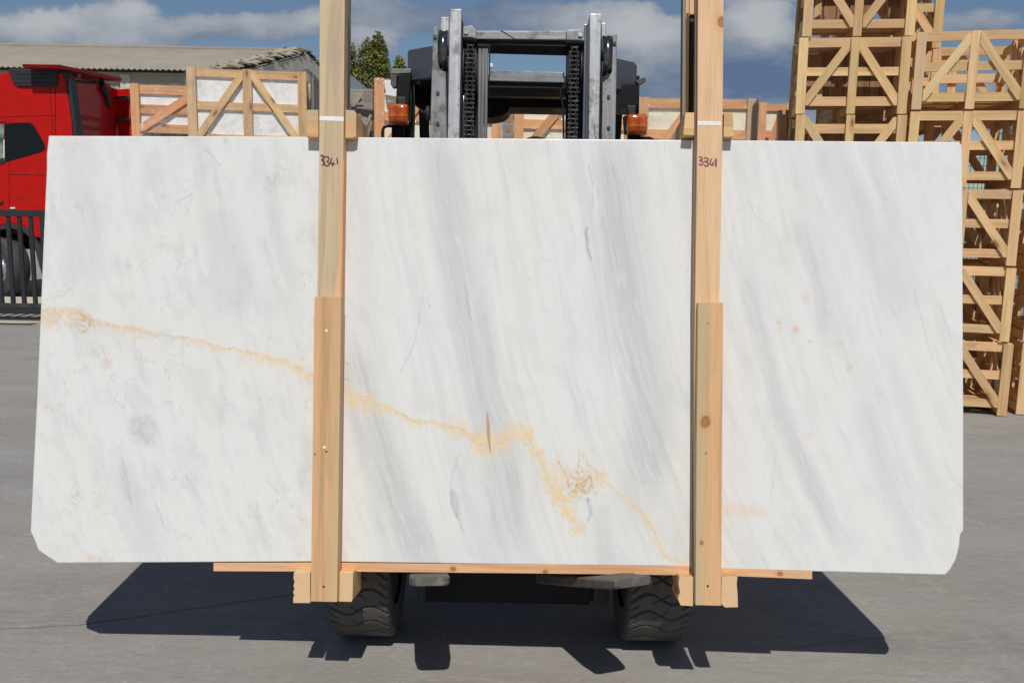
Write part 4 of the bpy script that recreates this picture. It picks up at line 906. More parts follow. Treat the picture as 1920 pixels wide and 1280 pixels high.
# guard pillars and lamp stalks
for pts in ([(734, 232), (757, 232), (756, 300), (734, 300)], [(1178, 250), (1202, 250), (1202, 300), (1178, 300)]): prism('lamp_stalk', LB, pts, 0, 0.05, MT['black'], fk, bevel=0.003)
def up_at(px, py, Y): return at_y(px, py, Y)
for xs in (-0.50, 0.55):
    plank('guard_pillar', (xs, 0.75, 0.75), (xs * 0.95, 0.75, 2.25), 0.05, 0.045, MT['black'], fk)
    plank('guard_pillar', (xs * 0.98, 1.95, 0.9), (xs * 0.98, 1.5, 2.22), 0.05, 0.045, MT['black'], fk)
for x0, x1 in ((770, 766), (776, 772)):
    tube('lamp_cable', [up_at(x0, 160, 4.02), up_at(x0 + 1, 200, 4.02), up_at(x0 - 1, 235, 4.02), up_at(x1, 262, 4.02), up_at(x1 - 2, 330, 4.02)], 0.004, MT['black'], fk, 8)
tube('lamp_guard_bar', [up_at(717, 300, 3.98), up_at(717, 262, 3.98), up_at(717.5, 245, 3.98), up_at(720, 239, 3.98), up_at(726, 236.5, 3.98), up_at(745, 237, 3.98)], 0.0065, MT['black'], fk, 10)
tube('lamp_guard_bar', [up_at(1180, 259, 3.98), up_at(1205, 259, 3.98), up_at(1218, 259, 3.98), up_at(1224, 262, 3.98), up_at(1227, 270, 3.98), up_at(1227, 300, 3.98)], 0.0065, MT['black'], fk, 10)
def lamp(x0, x1, y0, y1):
    F_ = Frame(Vector((0, 3.93, 0)), 0, 0); w = x1 - x0; h = y1 - y0
    def rr(ix, iy, c=6): 
        P = []
        for (cx, cy, a0) in ((x1 - ix - c, y0 + iy + c, -90), (x1 - ix - c - 1, y1 - iy - c, 0), (x0 + ix + c + 1, y1 - iy - c, 90), (x0 + ix + c, y0 + iy + c, 180)):
            for k in range(5): a = radians(a0 + 22.5 * k); P.append((cx + c * cos(a), cy + c * sin(a)))
        return P
    base = prism('indicator_lamp', F_, rr(-1, -1), -0.012, 0.03, MT['black'], fk, bevel=0.002)
    c0 = F_.at((x0 + x1) / 2, (y0 + y1) / 2, 0.0); hw = (F_.at(x1, y0, 0) - F_.at(x0, y0, 0)).length / 2; hh = (F_.at(x0, y0, 0) - F_.at(x0, y1, 0)).length / 2
    G_ = 20; V = []; Fc = []
    for i in range(G_ + 1):
        for j in range(G_ + 1):
            u = i / G_ * 2 - 1; v_ = j / G_ * 2 - 1; k_ = 1 - 0.055 * (u * v_) ** 4 - 0.03 * u * u * v_ * v_
            e_ = (1 - abs(u) ** 7) * (1 - abs(v_) ** 7); z = 0.010 + 0.020 * e_ ** 0.5 + 0.007 * (1 - u * u * .8) * (1 - v_ * v_ * .8)
            if -0.30 < v_ < -0.18: z += 0.0018
            z += 0.0005 * sin(u * 60) * (v_ < -0.25)
            V.append((u * hw * k_, v_ * hh * k_, z))
    for i in range(G_):
        for j in range(G_): p = i * (G_ + 1) + j; Fc.append((p, p + G_ + 1, p + G_ + 2, p + 1))
    rimv = [i * (G_ + 1) for i in range(G_ + 1)] + [G_ * (G_ + 1) + j for j in range(1, G_ + 1)] + [i * (G_ + 1) + G_ for i in range(G_ - 1, -1, -1)] + [j for j in range(G_ - 1, 0, -1)]
    nb_ = len(V); V += [(V[q][0], V[q][1], -0.012) for q in rimv]
    for q in range(len(rimv)): q2 = (q + 1) % len(rimv); Fc.append((rimv[q2], rimv[q], nb_ + q, nb_ + q2))
    Ml = Matrix((F_.x, F_.z, F_.n)).transposed().to_4x4(); Ml.translation = c0
    l = link('amber_lens', me_from(V, Fc, smooth=True), MT['lens'], None, Ml)
    def sub(o): o.parent = base; o.matrix_basis = WM[base.name].inverted() @ WM[o.name]
    sub(l)
    for xx in (x0 + 2.5, x1 - 2.5):
        p = F_.at(xx, y0 + h * 0.5, 0.026); sub(cyl('lens_screw', p, p + F_.n * 0.002, 0.0022, MT['chrome'], None, 8))
lamp(728.5, 766.5, 195.5, 235); lamp(1175, 1213, 215, 253.5)
o = prism('indicator_lamp', Frame(Vector((0, 3.95, 0)), 0, 0), [(1169, 218), (1178, 216), (1178, 252), (1172, 252)], 0.0, 0.04, MT['black'], fk, bevel=0.003)

# body, hood, seat back, axle, carriage
poly_slab('body', [(-0.50, 3.9), (0.50, 3.9), (0.53, 5.9), (0.4, 6.15), (-0.4, 6.15), (-0.53, 5.9)], 0.25, 1.05, 'dark_grey', 0.04)
poly_slab('hood', [(-0.36, 4.6), (0.36, 4.6), (0.36, 5.6), (-0.36, 5.6)], 1.03, 1.15, 'black', 0.03)
poly_slab('seat', [(-0.22, 4.75), (0.22, 4.75), (0.22, 5.2), (-0.22, 5.2)], 1.15, 1.28, 'black', 0.04)
poly_slab('seat_back', [(-0.22, 5.12), (0.22, 5.12), (0.2, 5.25), (-0.2, 5.25)], 1.25, 1.85, 'black', 0.05)
poly_slab('dashboard', [(-0.40, 3.80), (0.40, 3.80), (0.40, 3.95), (-0.40, 3.95)], 0.5, 1.35, 'black', 0.03)
tube('steering_column', [(-0.0, 3.95, 1.2), (0.0, 4.2, 1.42)], 0.02, MT['black'], fk, 10)
st = [(0.17 * cos(a), 4.2 + 0.17 * sin(a) * 0.9, 1.44 + 0.17 * sin(a) * 0.42) for a in [2 * pi * k / 24 for k in range(25)]]
tube('steering_wheel', st, 0.012, MT['black'], fk, 8)
# the yellow rounded cap just above the slab
bm = bmesh.new(); bmesh.ops.create_uvsphere(bm, u_segments=32, v_segments=16, radius=1)
c = at_y(1004, 262, 4.9); link('filler_cap', bm_mesh(bm, smooth=True), MT['yellow'], fk, Matrix.Translation(c - Vector((0, 0, 0.045))) @ Matrix.Diagonal((0.085, 0.085, 0.062, 1)))
cyl('filler_neck', c - Vector((0, 0, 0.10)), c - Vector((0, 0, 0.98)), 0.05, MT['black'], fk, 20)
# front axle, lower mast and carriage seen under the load
MT['under'] = paint('dusty_chassis_steel', (0.045, 0.038, 0.032), 0.7, wear=(0.12, 0.10, 0.08), wscale=22, wamt=0.8, bumpy=0.5)
FA = Frame(Vector((0, 3.30, 0)), 0, radians(4))
prism('carriage_bar', FA, [(783, 1060), (1150, 1060), (1148, 1098), (783, 1095)], 0.0, 0.05, MT['under'], fk, bevel=0.003)
prism('carriage_bar', FA, [(786, 1099), (1140, 1102), (1138, 1130), (783, 1123)], -0.02, 0.05, MT['under'], fk, bevel=0.004)
prism('carriage_hook', FA, [(783, 1098), (815, 1098), (814, 1128), (784, 1128)], 0.0, 0.04, MT['dark_grey'], fk, bevel=0.003)
prism('carriage_hook', FA, [(1113, 1098), (1143, 1099), (1142, 1134), (1112, 1133)], 0.012, 0.04, MT['under'], fk, bevel=0.003)
for xk in (-0.2, -0.06, 0.1, 0.24): cyl('carriage_bolt', (xk, 3.24, 0.36), (xk, 3.262, 0.36), 0.013, MT['dark_grey'], fk, 6)
plank('front_axle', (-0.62, 0.0, 0.34), (0.62, 0.0, 0.34), 0.16, 0.16, MT['black'], fk)
plank('mast_base', (-0.32, -0.02, 0.2), (0.32, -0.02, 0.2), 0.1, 0.12, MT['black'], fk)
# tines: tapered, bevelled, worn steel; each slightly splayed on its hook
def tine(tipc, yaw, w, L=1.0, tilt=radians(8)):
    bm = bmesh.new(); sec = []
    prof = [(0, 0.011), (0.012, 0.013), (0.10, 0.016), (0.35, 0.021), (L, 0.024)]
    for y, h in prof:
        wv = w / 2 - (0.020 if y == 0 else 0.009 if y == 0.012 else 0)
        sec.append([bm.verts.new(v) for v in ((-wv, y, 0.004), (-wv + 0.005, y, 0.009), (wv - 0.005, y, 0.009), (wv, y, 0.004), (wv, y, -h), (wv - 0.006, y, -h - 0.006), (-wv + 0.006, y, -h - 0.006), (-wv, y, -h))])
    for a, b in zip(sec, sec[1:]):
        for k in range(8): bm.faces.new((a[k], a[(k + 1) % 8], b[(k + 1) % 8], b[k]))
    bm.faces.new(sec[0][::-1]); bm.faces.new(sec[-1])
    bx(bm, (0, L + 0.02, 0.28), (w, 0.04, 0.62))
    Mw = Matrix.Translation(tipc) @ Matrix.Rotation(yaw, 4, 'Z') @ Matrix.Rotation(-tilt, 4, 'X')
    link('fork_tine', bm_mesh(bm), MT['rust'], fk, Mw)
tine(at_y(806, 1087, 2.68), radians(6), 0.132, 0.66, radians(20))
tine(at_y(1190, 1088, 2.68), radians(20), 0.145, 0.66, radians(20))

# wheels: tread blocks cut by wavy grooves, real relief
def wheel(cx, R, w, flip):
    NA, NW = 400, 48; V = []; Fc = []
    for i in range(NA):
        a = 2 * pi * i / NA
        for j in range(NW + 1):
            t = j / NW * 2 - 1; x = t * w / 2
            edge = max(0, abs(t) - 0.90) / 0.10; r = R - 0.022 * edge ** 2
            # wavy lateral grooves, offset between the two halves, plus a central zigzag
            ph = a / (2 * pi) * 27
            s = t * flip
            off = 0.28 * sin(s * 4.2) + 0.5 * (s < 0.0) * 0
            g1 = abs(((ph + off + 0.5) % 1) - 0.5); dep = 0
            wid = 0.045 + 0.05 * max(0, abs(t) - 0.25)
            if g1 < wid: dep = 0.010
            ph2 = (ph + 0.5 - 0.9 * s) % 1; g2 = abs(ph2 - 0.5)
            if abs(t) < 0.26 and g2 < 0.035: dep = max(dep, 0.006)
            g3 = abs(((ph + off) % 1) - 0.5)
            if abs(t) > 0.68 and g3 < 0.045: dep = max(dep, 0.008)
            rr = r - dep
            V.append((x, cos(a) * rr, sin(a) * rr))
    for i in range(NA):
        for j in range(NW):
            p = i * (NW + 1) + j; q = ((i + 1) % NA) * (NW + 1) + j; Fc.append((p, p + 1, q + 1, q))
    # side walls down to the rim
    base = len(V)
    for s, jj in ((-1, 0), (1, NW)):
        for ring, (rr, xx) in enumerate(((R * 0.9, 0.5), (R * 0.62, 0.47))):
            for i in range(NA): a = 2 * pi * i / NA; V.append((s * xx * w, cos(a) * rr, sin(a) * rr))
        b0 = base if s < 0 else base + 2 * NA
        for i in range(NA):
            i2 = (i + 1) % NA; p = i * (NW + 1) + jj; q = i2 * (NW + 1) + jj
            Fc.append((p, q, b0 + i2, b0 + i)); Fc.append((b0 + i, b0 + i2, b0 + NA + i2, b0 + NA + i))
    me = me_from(V, Fc); bm = bmesh.new(); bm.from_mesh(me); me = bm_mesh(bm)
    c = Vector((cx, 3.37, R - 0.003)); o = link('tyre', me, MT['rubber'], fk, Matrix.Translation(c))
    rim = cyl('rim', c - Vector((w * .42, 0, 0)), c + Vector((w * .42, 0, 0)), R * 0.63, MT['dark_grey'], None, 40, 0.01)
    rim.parent = o; rim.matrix_basis = WM[o.name].inverted() @ WM[rim.name]
wheel(-0.540, 0.315, 0.225, 1); wheel(0.554, 0.315, 0.232, -1)
for cx in (-0.40, 0.40): 
    o = cyl('rear_tyre', (cx - 0.09, 5.6, 0.24), (cx + 0.09, 5.6, 0.24), 0.24, MT['rubber'], fk, 40, 0.03)

# ================================================================== crates
def crate_mesh_parts(root, w, d, h, mat, flip=False, side_boards=False, pw=0.075, th=0.022, solid_back=False):
    """slatted crate standing on its base centre; front at local -Y"""
    up = Vector((0, 0, 1)); rnd = random.uniform
    def P(n, a, b, wy, wz, m=mat, upv=up): return plank(n, a, b, wy, wz, m, root, upv)
    x0 = w / 2 - pw / 2; zb = 0.095
    for s, yy in ((-1, -d / 2), (1, d / 2)):
        o1 = yy + s * -(th * 0.5); o2 = yy + s * -(th * 1.52)
        for x in (-x0, 0, x0): P('post', (x + rnd(-.004, .004), o1, 0.003), (x + rnd(-.004, .004), o1, h - 0.006), th, pw * (0.9 if x == 0 else 1.0), upv=Vector((1, 0, 0)))
        for z in (0.105, h * 0.555, h - 0.040 if not flip else h - 0.115):
            P('slat', (-w / 2 + 0.01, o2, z + rnd(-.005, .005)), (w / 2 - 0.01, o2, z + rnd(-.005, .005)), th, rnd(.066, .078))
        for sx in (-1, 1):
            za, zb_ = (0.10, h - 0.05) if not flip else (h - 0.05, 0.10)
            brace('brace', sx * (x0 - pw * 0.55), za, sx * pw * 0.48, zb_, o1 - s * 0.001, th - 0.004, 0.068, mat, root)
    for sx in (-1, 1):
        xx = sx * (w / 2 - th * 1.6)
        for z in (0.125, h * 0.52, h - 0.06): P('side_slat', (xx, -d / 2 + th * 2.1, z), (xx, d / 2 - th * 2.1, z), th, 0.07)
        P('side_post', (xx - sx * th, 0, 0.1), (xx - sx * th, 0, h - 0.02), 0.07, th)
        P('side_brace', (xx - sx * th * 1.02, -d / 2 + 0.1, 0.14), (xx - sx * th * 1.02, -0.05, h - 0.06), 0.07, th - 0.003, upv=Vector((1, 0, 0)))
    for i in range(3):
        x = (i - 1) * (w / 2 - 0.045); P('bearer', (x, -d / 2 + th * 2.2, 0.045), (x, d / 2 - th * 2.2, 0.045), 0.055, 0.075)
    for i in range(6):
        y = -d / 2 + 0.10 + i * (d - 0.2) / 5; P('floor_board', (-w / 2 + 0.05, y, 0.093), (w / 2 - 0.05, y, 0.093), 0.10, 0.018, upv=up)
    return root
CG = 'empty slatted crates stacked in towers at the right'
def new_crate(w, d, h, flip, label, cat='crate', group=CG, mat='crate'):
    t = thing('slatted_crate', label, cat, (0, 0, 0), 0, group); crate_mesh_parts(t, w, d, h, MT[mat], flip); return t
CW, CD, CH = 0.885, 0.80, 0.622
protoA = new_crate(CW, CD, CH, False, 'x'); protoB = new_crate(CW, CD, CH, True, 'x')
protoC = new_crate(CW, 0.38, CH, False, 'x'); protoD = new_crate(CW, 0.38, CH, True, 'x')
used = set()
def place(proto, M4, label):
    if proto.name not in used:
        used.add(proto.name); proto.matrix_basis = M4; reg(proto, M4); proto['label'] = label; return proto
    c = copy_tree(proto, M4); c['label'] = label; return c
ORD = ['lowest', 'second', 'third', 'fourth', 'fifth', 'topmost', 'seventh']
def tower(P_front_right, yaw, n, hs, w, dxs, flips, back, lab, start=0, shallow=False):
    """front face runs left from the point, yaw turns the right end towards the camera"""
    ex = Vector((cos(yaw), -sin(yaw), 0)); ey = Vector((sin(yaw), cos(yaw), 0))
    for k in range(start, n):
        for b in back:
            c = P_front_right + ex * (dxs[k] - w / 2 + random.uniform(-.008, .008)) + ey * ((0.38 if shallow else CD) / 2) + Vector((0, 0, 0.004 + k * hs))
            pr_ = ((protoD if flips[k] else protoC) if shallow else (protoB if flips[k] else protoA))
            place(pr_, Matrix.Translation(c) @ Matrix.Rotation(-yaw + random.uniform(-.012, .012), 4, 'Z'), lab(k, b))
Pr = on_ground(1888, 782)
def labR(k, b):
    wh = ['lowest', 'second from the ground', 'third from the ground', 'fourth from the ground, beside the slab top corner', 'topmost'][k]
    return ('%s crate of the nearest right-hand tower' % wh) if b == 0 else ('%s crate in the row behind the nearest right-hand tower' % wh)
tower(Pr, radians(13.8), 5, 0.632, CW, [0.0, -0.03, -0.045, -0.07, -0.06], [False] * 5, (0,), labR)
def labR2(k, b): return '%s crate of the back tower seen through the nearest right-hand tower' % ['lowest', 'second', 'third', 'upper'][k]
exr = Vector((cos(radians(13.8)), -sin(radians(13.8)), 0)); eyr = Vector((sin(radians(13.8)), cos(radians(13.8)), 0))
tower(Pr + eyr * (CD + 0.1) + exr * 0.1, radians(13.8), 3, 0.632, CW, [0, 0.03, 0.0], [False] * 3, (0,), labR2)
def labR3(k, b): return '%s crate of the tower cut off by the right edge of the picture' % ['lowest', 'second', 'third', 'fourth', 'topmost'][k]
tower(Pr + exr * (CW + 0.10) + eyr * 0.12, radians(13.8), 5, 0.632, CW, [0.01, 0.0, -0.02, -0.03, -0.04], [False] * 5, (0,), labR3)
YL = 8
Pl = Vector((3.0, 7.6, 0)) + Vector((cos(radians(5)), -sin(radians(5)), 0)) * 0.228
def labL(k, b):
    wh = ['lowest', 'second', 'third', 'fourth', 'fifth', 'sixth and highest', 'x'][k]
    return '%s crate of the front tower left of the nearest right-hand tower' % wh if b == 0 else '%s crate of the back column behind the tall left tower of crates' % wh
tower(Pl, radians(YL), 7, 0.622, CW, [0, 0, 0, -.01, -0.012, 0.0, 0.01], [False, False, False, True, False, True, False], (0,), labL, start=0, shallow=True)
tower(Pl + Vector((0.47, 0.52, 0)), radians(YL), 7, 0.622, CW, [0] * 7, [False, True, False, False, True, False, False], (1,), labL)
# boards stored inside the tall tower
def loose(name, a, b, w, t, mat, label, group=None):
    o = plank(name, a, b, w, t, MT[mat], None); tag(o, label, 'plank', group or 'loose boards stored inside the crate tower'); return o
ex5 = Vector((cos(radians(YL)), -sin(radians(YL)), 0)); ey5 = Vector((sin(radians(YL)), cos(radians(YL)), 0))
for k, nm in ((3, 'fourth'), (4, 'fifth'), (5, 'sixth')):
    z = k * 0.622 + 0.115; C0 = Pl - ex5 * CW / 2 + ey5 * 0.0
    t = thing('inner_panel', 'brown vertical boards closing the back inside the %s crate of the tall tower' % nm, 'panel', C0[:], 0, 'board panels inside the tall tower')
    for i in range(8):
        xx = -0.38 + i * 0.105
        if (i, k) in ((0, 4), (6, 5), (1, 5)): continue
        p = C0 + ex5 * xx + ey5 * 0.315; plank('board', WM[t.name].inverted() @ (p + Vector((0, 0, z))), WM[t.name].inverted() @ (p + Vector((0, 0, z + 0.46 + random.uniform(-.05, .0)))), 0.018, 0.098, MT['dark_board'], t, ex5)
    for i in range(1):
        yy = 0.10 + 0.07 * i + random.uniform(-.03, .03); a = C0 + ex5 * random.uniform(-.38, -.05) + ey5 * yy; b = a + ex5 * random.uniform(.2, .4) + ey5 * random.uniform(-.02, .02)
        loose('loose_board', a + Vector((0, 0, z + .012 * i)), b + Vector((0, 0, z + .012 * i + random.uniform(0, .03))), 0.07, 0.018, 'crate', 'short board lying on the floor of the %s crate in the tall tower' % nm)
    for i in range(1):
        xx = random.uniform(-.3, .35); a = C0 + ex5 * xx + ey5 * 0.28; b = a + ex5 * random.uniform(-.06, .06) + ey5 * 0.05
        loose('loose_board', a + Vector((0, 0, z)), b + Vector((0, 0, z + .44)), 0.05, 0.018, 'crate', 'short board standing upright inside the %s crate of the tall tower' % nm)

# ------------------------------------------------------------------ film-wrapped crates full of stone
def film_mesh(w, d, h, seed):
    random.seed(seed); bm = bmesh.new(); n = 14
    def sheet(fn):
        g_ = [[bm.verts.new(fn(i / n, j / n)) for j in range(n + 1)] for i in range(n + 1)]
        for i in range(n):
            for j in range(n): bm.faces.new((g_[i][j], g_[i + 1][j], g_[i + 1][j + 1], g_[i][j + 1]))
    r = lambda: random.uniform(0.004, 0.022)
    sheet(lambda u, v: ((u - .5) * (w + .03), -d / 2 - r(), v * h)); sheet(lambda u, v: (w / 2 + r(), (u - .5) * (d + .03), v * h))
    sheet(lambda u, v: (-w / 2 - r(), (u - .5) * (d + .03), v * h)); sheet(lambda u, v: ((u - .5) * (w + .03), (v - .5) * (d + .03), h + r()))
    random.seed(7 + seed); return bm_mesh(bm, smooth=True)
WG = 'film-wrapped crates packed with stone'
def stone_crate(name, label, corner, yaw, w, d, h, wood_m, stone_m, flip=False, film=True, seed=1, slatw=0.085, center=True, half=False, feet=0.0):
    """corner: world position of the front left top corner"""
    ex = Vector((cos(yaw), sin(yaw), 0)); ey = Vector((-sin(yaw), cos(yaw), 0))
    base = corner + ex * w / 2 + ey * d / 2 - Vector((0, 0, h))
    t = thing(name, label, 'crate', base[:], yaw, WG)
    mt_ = MT[wood_m]; th = 0.024; pw = 0.095
    up = Vector((0, 0, 1)); X = Vector((1, 0, 0)); rnd = random.uniform
    bm = bmesh.new(); m_ = 0.05
    bx(bm, (0, 0, (h + feet) / 2), (w - 2 * m_, d - 2 * m_, h - feet - 0.10)); bmesh.ops.bevel(bm, geom=bm.edges[:], offset=0.004, segments=1, affect='EDGES')
    link('stone_pack', bm_mesh(bm), MT[stone_m], t, WM[t.name])
    # top course shows as separate tiles
    for (fx, s) in ((0, -1), (0, 1)):
        y1 = s * (d / 2 - th / 2); y2 = s * (d / 2 - th * 1.52)
        for x in ((-w / 2 + pw / 2, 0, w / 2 - pw / 2) if center else (-w / 2 + pw / 2, w / 2 - pw / 2)): plank('post', (x, y1, 0 if not feet else 0.0), (x, y1, h), pw, th, mt_, t, Vector((0, 1, 0)))
        for z in (feet + slatw / 2 + 0.01, feet + (h - feet) * 0.5, h - slatw / 2 - 0.01): plank('slat', (-w / 2 + 0.01, y2, z), (w / 2 - 0.01, y2, z + rnd(-.006, .006)), th, slatw, mt_, t)
        zt, zb = (h - 0.03, feet + 0.03) if not flip else (feet + 0.03, h - 0.03)
        if half: brace('brace', -w / 2 + pw, zb + 0.02, w / 2 - pw, zt - 0.02, y1 * 1.0005, th - 0.003, slatw * .9, mt_, t)
        else:
            for sx in (-1, 1): brace('brace', sx * (w / 2 - pw), zb + 0.02, sx * pw * 0.5, zt - 0.02, y1 * 1.0005, th - 0.003, slatw * .9, mt_, t)
    for s in (-1, 1):
        x2 = s * (w / 2 - th * 0.5)
        for z in (feet + slatw / 2 + 0.01, feet + (h - feet) * 0.5, h - slatw / 2 - 0.01): plank('side_slat', (x2 - s * th, -d / 2 + th * 2.1, z), (x2 - s * th, d / 2 - th * 2.1, z), th, slatw, mt_, t)
        plank('side_brace', (x2, -d / 2 + 0.12, feet + 0.05), (x2, d / 2 - 0.12, h - 0.05), slatw, th - 0.003, mt_, t, X)
    if feet:
        for x in (-w / 2 + 0.06, w / 2 - 0.06): plank('foot', (x, -d / 2 + 0.005, feet / 2), (x, d / 2 - 0.005, feet / 2), 0.10, feet - 0.004, mt_, t)
    if film: link('plastic_film', film_mesh(w, d, h, seed), MT['film'], t, WM[t.name])
    return t
def under(label, t, w, d, h, wood_m, stone_m, n, yaw):
    """the crates of the same stack underneath, down to the ground"""
    for k in range(n):
        pass
# left pair, beyond the slab's top left edge
YW = radians(10)
cA = at_y(348.5, 125, 10.0)
tA = stone_crate('wrapped_crate', 'large new pine crate packed with white marble in clear film, behind the slab top left', cA, YW, 1.27, 1.05, 0.80, 'crate', 'marble_pack', seed=3)
cB = at_y(243, 156, 10.6)
tB = stone_crate('wrapped_crate', 'smaller film-wrapped crate of white marble between the red truck and the large crate', cB, YW, 0.86, 0.9, 0.66, 'crate_orange', 'marble_pack', seed=4, half=True, center=False, feet=0.10, slatw=0.10)
# the row beyond the forklift
tC = stone_crate('wrapped_crate', 'film-wrapped crate of cream stone with a white paper label, left of the forklift mast', at_y(701.5, 146, 9.0), radians(4), 1.25, 1.0, 0.72, 'crate_orange', 'cream_pack', seed=5, slatw=0.09)
tD = stone_crate('wrapped_crate', 'film-wrapped crate of cream stone seen through the forklift mast', at_y(965, 168, 9.2), radians(3), 1.22, 1.0, 0.66, 'crate_orange', 'cream_pack', seed=6, slatw=0.09)
tE = stone_crate('wrapped_crate', 'loosely wrapped crate of cream stone right of the forklift mast', at_y(1199, 182, 9.0), radians(-2), 1.15, 1.15, 0.70, 'crate_orange', 'cream_pack', seed=8, slatw=0.09)
tE2 = stone_crate('wrapped_crate', 'far film-wrapped crate end between the loosely wrapped crate and the tall tower', at_y(1424, 192, 10.6), radians(8), 0.40, 0.9, 0.70, 'crate_orange', 'cream_pack', seed=9, slatw=0.08, half=True, center=False)
F9 = Frame(Vector((0, 8.96, 0)), 0, 0)
prism('paper_label', F9, [(720, 150), (746, 152), (742, 180), (724, 178)], 0.0, 0.002, MT['label'], tC)
# stacks need something below: plain pallets of the same crates, one per stack level
def stack_below(t, w, d, h, mat, st_m, half, cen, yaw, lab, gap=0.03):
    z = WM[t.name].translation.z; k = 0
    p = WM[t.name].translation.copy(); n = max(1, round(z / (h + gap))); hh = z / n
    u = stone_crate('wrapped_crate', lab, Vector((p.x, p.y, hh * n - 0.004)) - Vector((cos(yaw), sin(yaw), 0)) * w / 2 - Vector((-sin(yaw), cos(yaw), 0)) * d / 2, yaw, w, d, hh - 0.012, mat, st_m, half=half, center=cen, film=False)
    for i in range(1, n):
        M4 = WM[u.name].copy(); M4.translation.z -= hh * i; c = copy_tree(u, M4); c['label'] = lab.replace('upper', ['', 'middle', 'bottom', 'lowest'][min(i, 3)])
stack_below(tA, 1.27, 1.05, .80, 'crate', 'marble_pack', False, True, YW, 'upper marble crate under the large wrapped crate')
stack_below(tB, 0.86, 0.9, .80, 'crate', 'marble_pack', True, False, YW, 'upper marble crate under the smaller wrapped crate')
stack_below(tC, 1.25, 1.0, .8, 'crate_orange', 'cream_pack', False, True, radians(4), 'upper cream stone crate under the crate with the paper label')
stack_below(tD, 1.22, 1.0, .8, 'crate_orange', 'cream_pack', False, True, radians(3), 'upper cream stone crate under the crate behind the mast')
stack_below(tE, 1.15, 1.15, .8, 'crate_orange', 'cream_pack', False, True, radians(-2), 'upper cream stone crate under the crate right of the mast')
stack_below(tE2, 0.40, 0.9, .8, 'crate_orange', 'cream_pack', True, False, radians(8), 'upper cream stone crate under the far wrapped crate end')
# dark tarpaulin roll edge right of the last wrapped crate, and a copper coloured film bundle
t = thing('tarpaulin_stack', 'narrow dark stack and copper coloured wrapped bundle beside the tall crate tower', 'bundle', at_y(1470, 300, 8.6)[:])
FT = Frame(Vector((0, 8.6, 0)), 0, 0)
prism('dark_panel', FT, [(1477, 206), (1492, 206), (1491, 330), (1476, 330)], 0.0, 0.12, MT['tarp'], t, bevel=0.004)
prism('wrapped_bundle', FT, [(1459, 207), (1476.5, 205), (1475.5, 330), (1458, 330)], 0.05, 0.06, MT['crate_orange'], t, bevel=0.01)
# a grey old crate frame and tarpaulin scraps between the left post and crate with label
FG = Frame(Vector((0, 13.0, 0)), 0, 0)
t = thing('grey_crate', 'weathered grey wooden crate beyond the left post, under the trees', 'crate', at_y(678, 290, 13.0)[:])
for nm, pts in (('slat', [(640, 167), (700, 167), (700, 173), (640, 172)]), ('slat', [(640, 185), (681, 186), (681, 192), (640, 191)]), ('post', [(681, 170), (699, 170), (699, 207), (681, 207)]), ('brace', [(672, 176), (680, 172), (681, 178), (665, 200), (657, 200)]),
                ('slat', [(640, 200), (681, 201), (681, 206), (640, 206)]), ('post', [(640, 173), (655, 173), (655, 260), (640, 260)])):
    prism(nm, FG, pts, random.uniform(0, .004) + (.03 if nm != 'slat' else 0), 0.03, MT['weathered'], t, FG.x)
for s_ in (0, 1): prism('side_board', FG, [(640, 167 + 30 * s_), (699, 167 + 30 * s_), (699, 196 + 30 * s_), (640, 196 + 30 * s_)], -0.6 - .1 * s_, 0.03, MT['weathered'], t, FG.x)
t2 = thing('scrap_pile', 'pile of dark tarpaulin and old boards beyond the left post', 'scrap', at_y(680, 300, 11.5)[:])
FS = Frame(Vector((0, 11.5, 0)), 0, 0)
prism('dark_tarpaulin', FS, [(666, 202), (699, 206), (699, 213), (690, 222), (680, 214), (668, 212)], 0, 0.4, MT['tarp'], t2, bevel=0.01)
for pts, mt_ in (([(676, 262), (672, 262), (693, 214), (698, 216)], 'weathered'), ([(668, 262), (660, 262), (672, 212), (678, 214)], 'dark_board'), ([(690, 262), (684, 262), (694, 226), (699, 228)], 'dark_board'), ([(640, 262), (700, 262), (700, 246), (640, 240)], 'tarp')):
    prism('old_board', FS, pts, random.uniform(.02, .06), 0.03, MT[mt_], t2, Vector((0.3, 0, 1)))
# thin pale cabinet with two dark vents seen through the mast
FV = Frame(Vector((0, 8.8, 0)), 0, 0)
t = thing('vent_cabinet', 'narrow pale cabinet with two small dark vents, seen just left of the mast crate', 'cabinet', at_y(953, 290, 8.8)[:])
prism('cabinet_body', FV, [(943, 204), (963, 202), (963, 330), (943, 330)], 0, 0.25, MT['weathered'], t, bevel=0.004)
for y in (222, 241): prism('vent', FV, [(949, y), (957, y), (957, y + 7), (949, y + 7)], 0.003, 0.003, MT['dark_board'], t)

# ================================================================== red truck at the left
tk = thing('truck', 'red tractor truck with dark side window parked behind the black fence', 'truck', (-8.6, 16.6, 0))
TF = Frame(Vector((0, 15.4, 0)), 0, 0); TY = 15.4
def tp(name, pts, off, depth, mat, bevel=0.0, parent=tk): return prism(name, TF, pts, off, depth, MT[mat], parent, TF.x, bevel)
cab = tp('cab_body', [(-165, 250), (-150, 190), (-110, 160), (0, 138.5), (18, 134), (30, 131), (104, 131), (104, 446), (64, 446), (59, 436), (46, 426), (22, 420), (-4, 424), (-24, 440), (-38, 470), (-165, 470)], 0, 2.42, 'red', 0.03)
# roof side vent in black plastic
tp('roof_vent', [(13, 130.5), (24, 129), (96, 129), (107, 131), (108, 135), (106, 160), (101, 163), (33, 162), (26, 158)], 0.035, 0.06, 'trim', 0.018)
for yv in (139, 147, 155): tp('vent_groove', [(22 + (yv - 130) * .25, yv), (97, yv + .6), (97, yv + 1.8), (22 + (yv - 130) * .25, yv + 1.2)], 0.037, 0.006, 'black')
